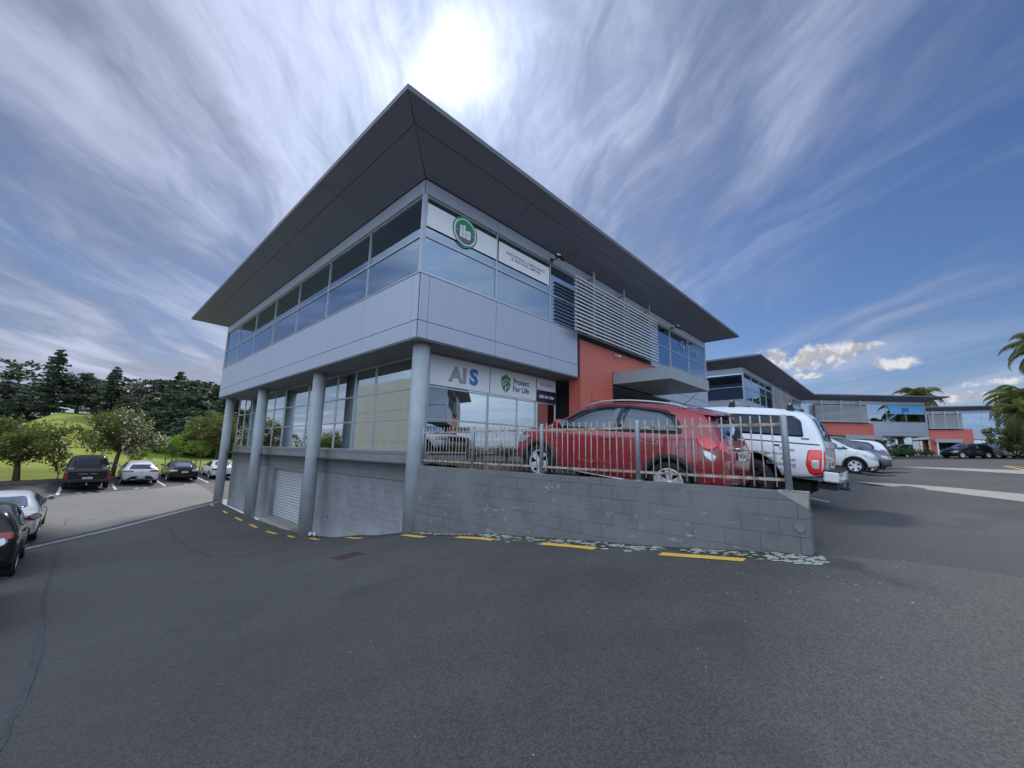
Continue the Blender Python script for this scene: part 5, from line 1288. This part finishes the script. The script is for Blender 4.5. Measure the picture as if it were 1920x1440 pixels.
def broadleaf(name, label, cat, x, y, z, H, spread, base_h, mt, seed, nleaf=7000, ls=.10, blossom=0, r0=.12, group=None, clumps=34, stakes=False):
    rnd = random.Random(seed); T = thing(name, label, cat, (x, y, z), 0, group)
    b = MB(); tips = limbs(b, rnd, base_h, H, spread, spread, 7, r0); b.obj('trunk', M_BARK, T, smooth=True)
    cs = []
    for _ in range(clumps):
        a_ = rnd.uniform(0, 6.283); u = rnd.random()**.5; zz = rnd.uniform(-.85, 1.0); rr = spread*math.sqrt(max(.05, 1-zz*zz*.85))*u
        cs.append((Vector((math.cos(a_)*rr, math.sin(a_)*rr, base_h+(H-base_h)*(.5+.45*zz))), rnd.uniform(.16, .34)*spread))
    for t in tips: cs.append((t, rnd.uniform(.14, .26)*spread))
    b = MB(); fl = MB(); sun_side = Vector((SUN.x, SUN.y, .3))
    for i in range(nleaf):
        c, r_ = cs[rnd.randrange(len(cs))]
        d = Vector((rnd.gauss(0, 1), rnd.gauss(0, 1), rnd.gauss(0, .8))).normalized()*r_*rnd.random()**.4
        leafquad(b, c+d, ls*rnd.uniform(.6, 1.3), rnd)
    b.obj('crown', mt, T)
    if blossom:
        for i in range(blossom):
            c, r_ = cs[rnd.randrange(len(cs))]
            d = Vector((rnd.gauss(0, 1), rnd.gauss(0, 1), rnd.gauss(0, .8))).normalized()*r_*rnd.uniform(.8, 1.12)
            q = c+d
            if q.x < .1 and rnd.random() < .75: continue
            for _ in range(3): leafquad(fl, q+Vector((rnd.gauss(0, .03), rnd.gauss(0, .03), rnd.gauss(0, .03))), .055*rnd.uniform(.7, 1.2), rnd, .5, .7)
        fo = fl.obj('blossoms', M_PETAL, T); fo['kind'] = 'stuff'
    if stakes:
        for s_ in (-1, 1):
            b = MB(); b.box((s_*.35-.03, -.03, -.2), (s_*.35+.03, .03, 1.3)); b.obj('stake', M_BARKG, T)
    return T
gz = lambda x, y: (lawn(x, y) if y > kerbY(x)+.16 else G(x, y))
mg = 'flowering magnolias along the kerb'
broadleaf('magnolia_tree', 'round magnolia at the far left with dark green leaves and few blossoms', 'tree', -2.1, 36.9, gz(-2.1, 36.9), 3.45, 2.15, 1.0, L_MAG, 21, 7200, .095, 190, .14, mg, 42)
broadleaf('magnolia_tree', 'round magnolia full of pale blossoms behind the white hatchback', 'tree', 1.95, 40., gz(1.95, 40.), 4.45, 1.95, 1.5, L_MAG, 22, 7200, .095, 1500, .13, mg, 38)
broadleaf('magnolia_tree', 'blossoming magnolia partly hidden by the last round column', 'tree', 9.3, 47.8, gz(9.3, 47.8), 5.4, 2.5, 1.8, L_MAG, 23, 8000, .11, 350, .14, mg, 36)
broadleaf('shrub', 'thin grey green shrub in the planting bed left of the black pickup', 'shrub', -.55, 37.6, gz(-.55, 37.6), 1.5, .5, .25, L_SHR, 24, 700, .05, 0, .03, 'shrubs in the planting bed', 8)
broadleaf('sapling', 'small leafy sapling leaning over the white hatchback roof', 'sapling', 3.3, 41.2, gz(3.3, 41.2), 2.1, .9, .8, L_LIME, 25, 1000, .06, 0, .03, 'young trees along the kerb', 9)
broadleaf('sapling', 'bright green staked young tree behind the black coupe roof', 'sapling', 5.6, 44.6, gz(5.6, 44.6), 3.1, 1.3, 1.2, L_LIME, 26, 2200, .07, 0, .04, 'young trees along the kerb', 14, True)
broadleaf('sapling', 'bright green staked young tree between the coupe and the white sedan', 'sapling', 7.6, 46.4, gz(7.6, 46.4), 2.7, 1.1, 1.2, L_LIME, 27, 1700, .07, 0, .04, 'young trees along the kerb', 12, True)
# conifers
def conifer_mesh(seed, H, spread, n_w, dense, mt, bare=0.12, open_=False):
    rnd = random.Random(seed); tr = MB(); lf = MB()
    tr.tube([(0, 0, -.5), (rnd.uniform(-.2, .2), rnd.uniform(-.2, .2), H*.5), (0, 0, H*.97)], [H*.022, H*.014, .03], 7)
    for i in range(n_w):
        t = bare+(1-bare)*(i+rnd.random()*.6)/n_w; z = H*t
        L_ = spread*(1-t)**.75*rnd.uniform(.65, 1.15)+.25
        if open_: L_ = spread*(.55+.6*math.sin(math.pi*min(1, t*1.05)))*rnd.uniform(.4, 1.1)
        nb_ = rnd.randint(4, 6); a0 = rnd.random()*6
        for k in range(nb_):
            a_ = a0+k*6.283/nb_+rnd.uniform(-.3, .3); l = L_*rnd.uniform(.55, 1.1); d = Vector((math.cos(a_), math.sin(a_), 0)); droop = rnd.uniform(-.05, .25) if not open_ else rnd.uniform(-.5, -.1)
            e = Vector((0, 0, z))+d*l+Vector((0, 0, -l*droop)); m_ = Vector((0, 0, z)).lerp(e, .5)+Vector((0, 0, l*.06))
            tr.tube([(0, 0, z), m_, e], [.07, .045, .015], 4, cap=False)
            n_q = int(dense*l*(1 if not open_ else .8))
            for j in range(n_q):
                s = rnd.random()**.8; q = (Vector((0, 0, z)).lerp(m_, s*2) if s < .5 else m_.lerp(e, s*2-1))
                side = d.cross(Vector((0, 0, 1)))
                q = q+side*rnd.gauss(0, .22*l*(1.05-s)+.1)+Vector((0, 0, rnd.gauss(-.06, .13)))
                leafquad(lf, q, rnd.uniform(.20, .46), rnd, .8, .5)
    return tr, lf
CV = []
for (sd_, H, sp_, nw, dn, mt, bare, op) in ((1, 16, 4.3, 26, 15, L_CON, .06, False), (2, 14, 3.6, 22, 15, L_CON, .04, False), (3, 13, 4.6, 19, 16, L_CON, .05, False), (4, 13, 4.5, 12, 9, L_PINE, .35, True)):
    tr, lf = conifer_mesh(sd_, H, sp_, nw, dn, mt, bare, op); CV.append((tr.mesh('trunk', M_BARKG, smooth=True), lf.mesh('crown', mt), H))
def dome_mesh(seed, H, spread):
    rnd = random.Random(seed); tr = MB(); lf = MB(); tr.tube([(0, 0, -.5), (.2, .1, H*.4), (0, 0, H*.8)], [H*.03, H*.02, .05], 7)
    cs = []
    for k in range(46):
        a_ = rnd.random()*6.283; t = rnd.random()**.8; z = H*(.10+.84*t); rr = spread*math.sqrt(max(.06, 1-(max(0, t-.25)/.75)**2.2))*rnd.uniform(.35, 1.)
        c = Vector((math.cos(a_)*rr, math.sin(a_)*rr, z)); cs.append((c, spread*rnd.uniform(.22, .42))); tr.tube([(0, 0, z*.6), c.lerp(Vector((0, 0, z)), .4), c], [.12, .08, .03], 4, cap=False)
    for i in range(5200):
        c, r_ = cs[rnd.randrange(len(cs))]; d = Vector((rnd.gauss(0, 1), rnd.gauss(0, 1), rnd.gauss(0, .6))).normalized()*r_*rnd.random()**.35; d.z *= .62
        leafquad(lf, c+d, rnd.uniform(.16, .40), rnd, .8, .5)
    return tr, lf
tr, lf = dome_mesh(9, 13, 4.4); CV[2] = (tr.mesh('trunk', M_BARKG, smooth=True), lf.mesh('crown', L_CON), 13)
tr, lf = dome_mesh(14, 12, 4.0); CV.append((tr.mesh('trunk', M_BARKG, smooth=True), lf.mesh('crown', L_PINE), 12))
TL = [(-12.5, 128, 11.5, 2, 'dark dense conifer at the far left edge of the tree line'), (-9.6, 126, 15.2, 3, 'wind-swept open pine standing above the left of the tree line'), (-4.4, 116, 17.6, 0, 'tallest conifer of the tree line, with a pointed crown'),
      (-.8, 117, 14.0, 1, 'conifer just right of the tallest one'), (1.6, 121, 13.6, 1, 'slim conifer above the middle magnolia'), (3.5, 108, 14.4, 0, 'pointed conifer rising alone above the tree line gap'), (5.4, 110, 12.3, 3, 'open pine above the blossoming magnolia'),
      (7.6, 103, 11.4, 3, 'open pine right of the gap in the tree line'), (9.9, 106, 12.6, 2, 'broad dark conifer left of the building eave'), (11.2, 93, 12.9, 0, 'dark conifer rising to the building eave'), (13.4, 88, 11.2, 2, 'dense dark conifer close to the building'),
      (15.4, 84, 10.8, 1, 'dense dark conifer nearest the building'), (-7.2, 121, 9.5, 2, 'low dark conifer below the wind-swept pine'), (17.4, 83, 9.8, 2, 'dark conifer seen behind the last round column'), (20.5, 86, 10.2, 1, 'dark conifer behind the building corner'),
      (8.2, 96, 7.6, 2, 'low dense conifer behind the green saplings'), (11.8, 86, 7.4, 1, 'low dark conifer above the black coupe'), (14.2, 80, 7.2, 2, 'low dark conifer above the white sedan'), (-14.5, 116, 8.6, 2, 'low dark conifer at the left edge'), (-10.8, 118, 8.0, 1, 'low conifer beneath the wind-swept pine'), (6.0, 92, 5.0, 2, 'short bushy conifer behind the blossoming magnolia'),
      (-17.5, 122, 10.5, 1, 'conifer cut off by the left edge of the photo'), (-12.0, 108, 6.8, 2, 'low bushy conifer behind the far left magnolia'), (-8.6, 110, 7.2, 0, 'low conifer left of the grassy slope'), 
(10.0, 88, 6.2, 2, 'bushy conifer low behind the saplings'), (12.9, 76, 5.2, 2, 'bushy conifer low above the white sedan roof'), (16.4, 78, 8.2, 2, 'bushy conifer against the last round column'), (18.9, 80, 8.8, 0, 'pointed conifer behind the building corner'), (10.6, 99, 10.4, 1, 'tall dark conifer in the middle of the dense dark group'), (7.0, 99, 8.6, 1, 'mid height conifer at the left of the dense dark group'), (12.4, 95, 9.8, 2, 'broad conifer at the back of the dense dark group'), (14.6, 90, 9.6, 0, 'pointed conifer at the right of the dense dark group')]
rnd = random.Random(77)
for (x, y, ztop, v, lab) in TL:
    z0 = lawn(x, y)-.2; tm_, lm_, H = CV[4 if (v == 1 and int(abs(x)*10) % 2 == 0) else v]; T = thing('conifer_tree', lab, 'tree', (x, y, z0), rnd.random()*6.28, 'conifers along the skyline')
    s_ = (ztop-z0)/H; T.scale = (s_*1.30*rnd.uniform(.95, 1.2),)*2+(s_,)
    link('trunk', tm_, T); link('crown', lm_, T)
# palms
def palm_mesh(seed, Lf, nf, droop=1.):
    rnd = random.Random(seed); fr = MB()
    for i in range(nf):
        el = R(80)-R(125)*(i/nf)**.9+rnd.uniform(-.15, .15); a_ = i*2.399+rnd.uniform(-.2, .2); l = Lf*rnd.uniform(.85, 1.1)
        d = Vector((math.cos(a_), math.sin(a_), 0)); pts = []; p_ = Vector((0, 0, 0)); e = el; K = 14
        for k in range(K+1):
            pts.append(p_.copy()); p_ = p_+(d*math.cos(e)+Vector((0, 0, math.sin(e))))*l/K; e -= droop*R(6.2)*(1+k*.08)
        fr.tube(pts, [.035*(1-.8*k/K)*Lf/3 for k in range(K+1)], 4, cap=False)
        side = d.cross(Vector((0, 0, 1))).normalized()
        for k in range(1, K*4):
            t = k/(K*4); i0 = int(t*K); q = pts[i0].lerp(pts[min(K, i0+1)], t*K-i0); tang = (pts[min(K, i0+1)]-pts[i0]).normalized()
            ll = Lf*.22*math.sin(math.pi*min(1, t*.9+.12))**.7
            for s_ in (-1, 1):
                dr = (side*s_*.85+tang*.55+Vector((0, 0, -.35-.3*rnd.random()))).normalized(); w_ = tang*.022*Lf/3
                fr.add([q-w_, q+w_, q+dr*ll*.6+w_*.8+Vector((0, 0, .02)), q+dr*ll+Vector((0, 0, -ll*.15))], [(0, 1, 2, 3)])
    return fr.mesh('fronds', L_PALM)
PMS = [palm_mesh(3, 3.3, 34), palm_mesh(4, 3.6, 42, 1.15)]
def palm(label, x, y, ztop, r_t, v, s=1., rz=0.):
    z0 = G(x, y)-.1; T = thing('palm_tree', label, 'palm', (x, y, z0), rz, 'palms by the offices')
    h = ztop-z0; b = MB(); pr = []
    for i in range(26): pr.append((r_t*(1.15-.25*i/26)*(1.0 if i % 2 else 1.12), h*i/25))
    b.lathe(pr, 'z', 12); b.obj('trunk', M_BARK, T)
    o = link('fronds', PMS[v], T, (0, 0, h)); o.scale = (s, s, s)
palm('palm standing behind the far office roof', 93., -3.2, 9.9, .3, 0, 1.25)
palm('tall palm whose fronds reach in from the right edge', 51.5, -9.6, 8.6, .3, 1, 1.0, 1.)
palm('bushy palm at the right edge below the tall one', 70.8, -10.7, 6.2, .3, 1, 1.25)
palm('second bushy palm beside the right edge', 66., -9.6, 4.6, .3, 1, .9, 2.)
def bush(name, lab, cat, x, y, H, sp_, seed, mt=None, n_=1800, group=None, ls=.09):
    broadleaf(name, lab, cat, x, y, G(x, y), H, sp_, .2, mt or L_SHR, seed, n_, ls, 0, .05, group, 14)
bush('shrub', 'large pale green shrub under the palms at the right edge', 'shrub', 68.2, -8.9, 3.3, 2.0, 41, L_PALM, 3000, 'shrubs by the offices', .14)
bush('shrub', 'lower shrub left of the palms beside the silver SUV', 'shrub', 75.5, -9.2, 2.3, 1.8, 42, L_PALM, 2000, 'shrubs by the offices', .13)
for i, (x, y, lab) in enumerate(((64.3, 4.2, 'low green shrub left along the base of the far office'), (66., 2.4, 'low green shrub under the far office windows'), (67.6, .8, 'low green shrub in the middle of the far office bed'), (69.2, -.9, 'low green shrub near the right of the far office bed'), (70.6, -2.3, 'low green shrub at the right corner of the far office'))):
    bush('shrub', lab, 'shrub', x, y, .9, .95, 50+i, L_SHR, 900, 'low shrubs in the far office bed', .08)
# small plants and stones in the mulch bed in front of the red SUV
bush('shrub', 'small green plant in the mulch bed in front of the red SUV', 'shrub', 7.0, 7.9, .45, .35, 61, L_SHR, 500, 'plants in the mulch bed', .035)
bush('shrub', 'second small plant against the sill under the AIS window', 'shrub', 8.6, 8.3, .5, .4, 62, L_SHR, 500, 'plants in the mulch bed', .035)
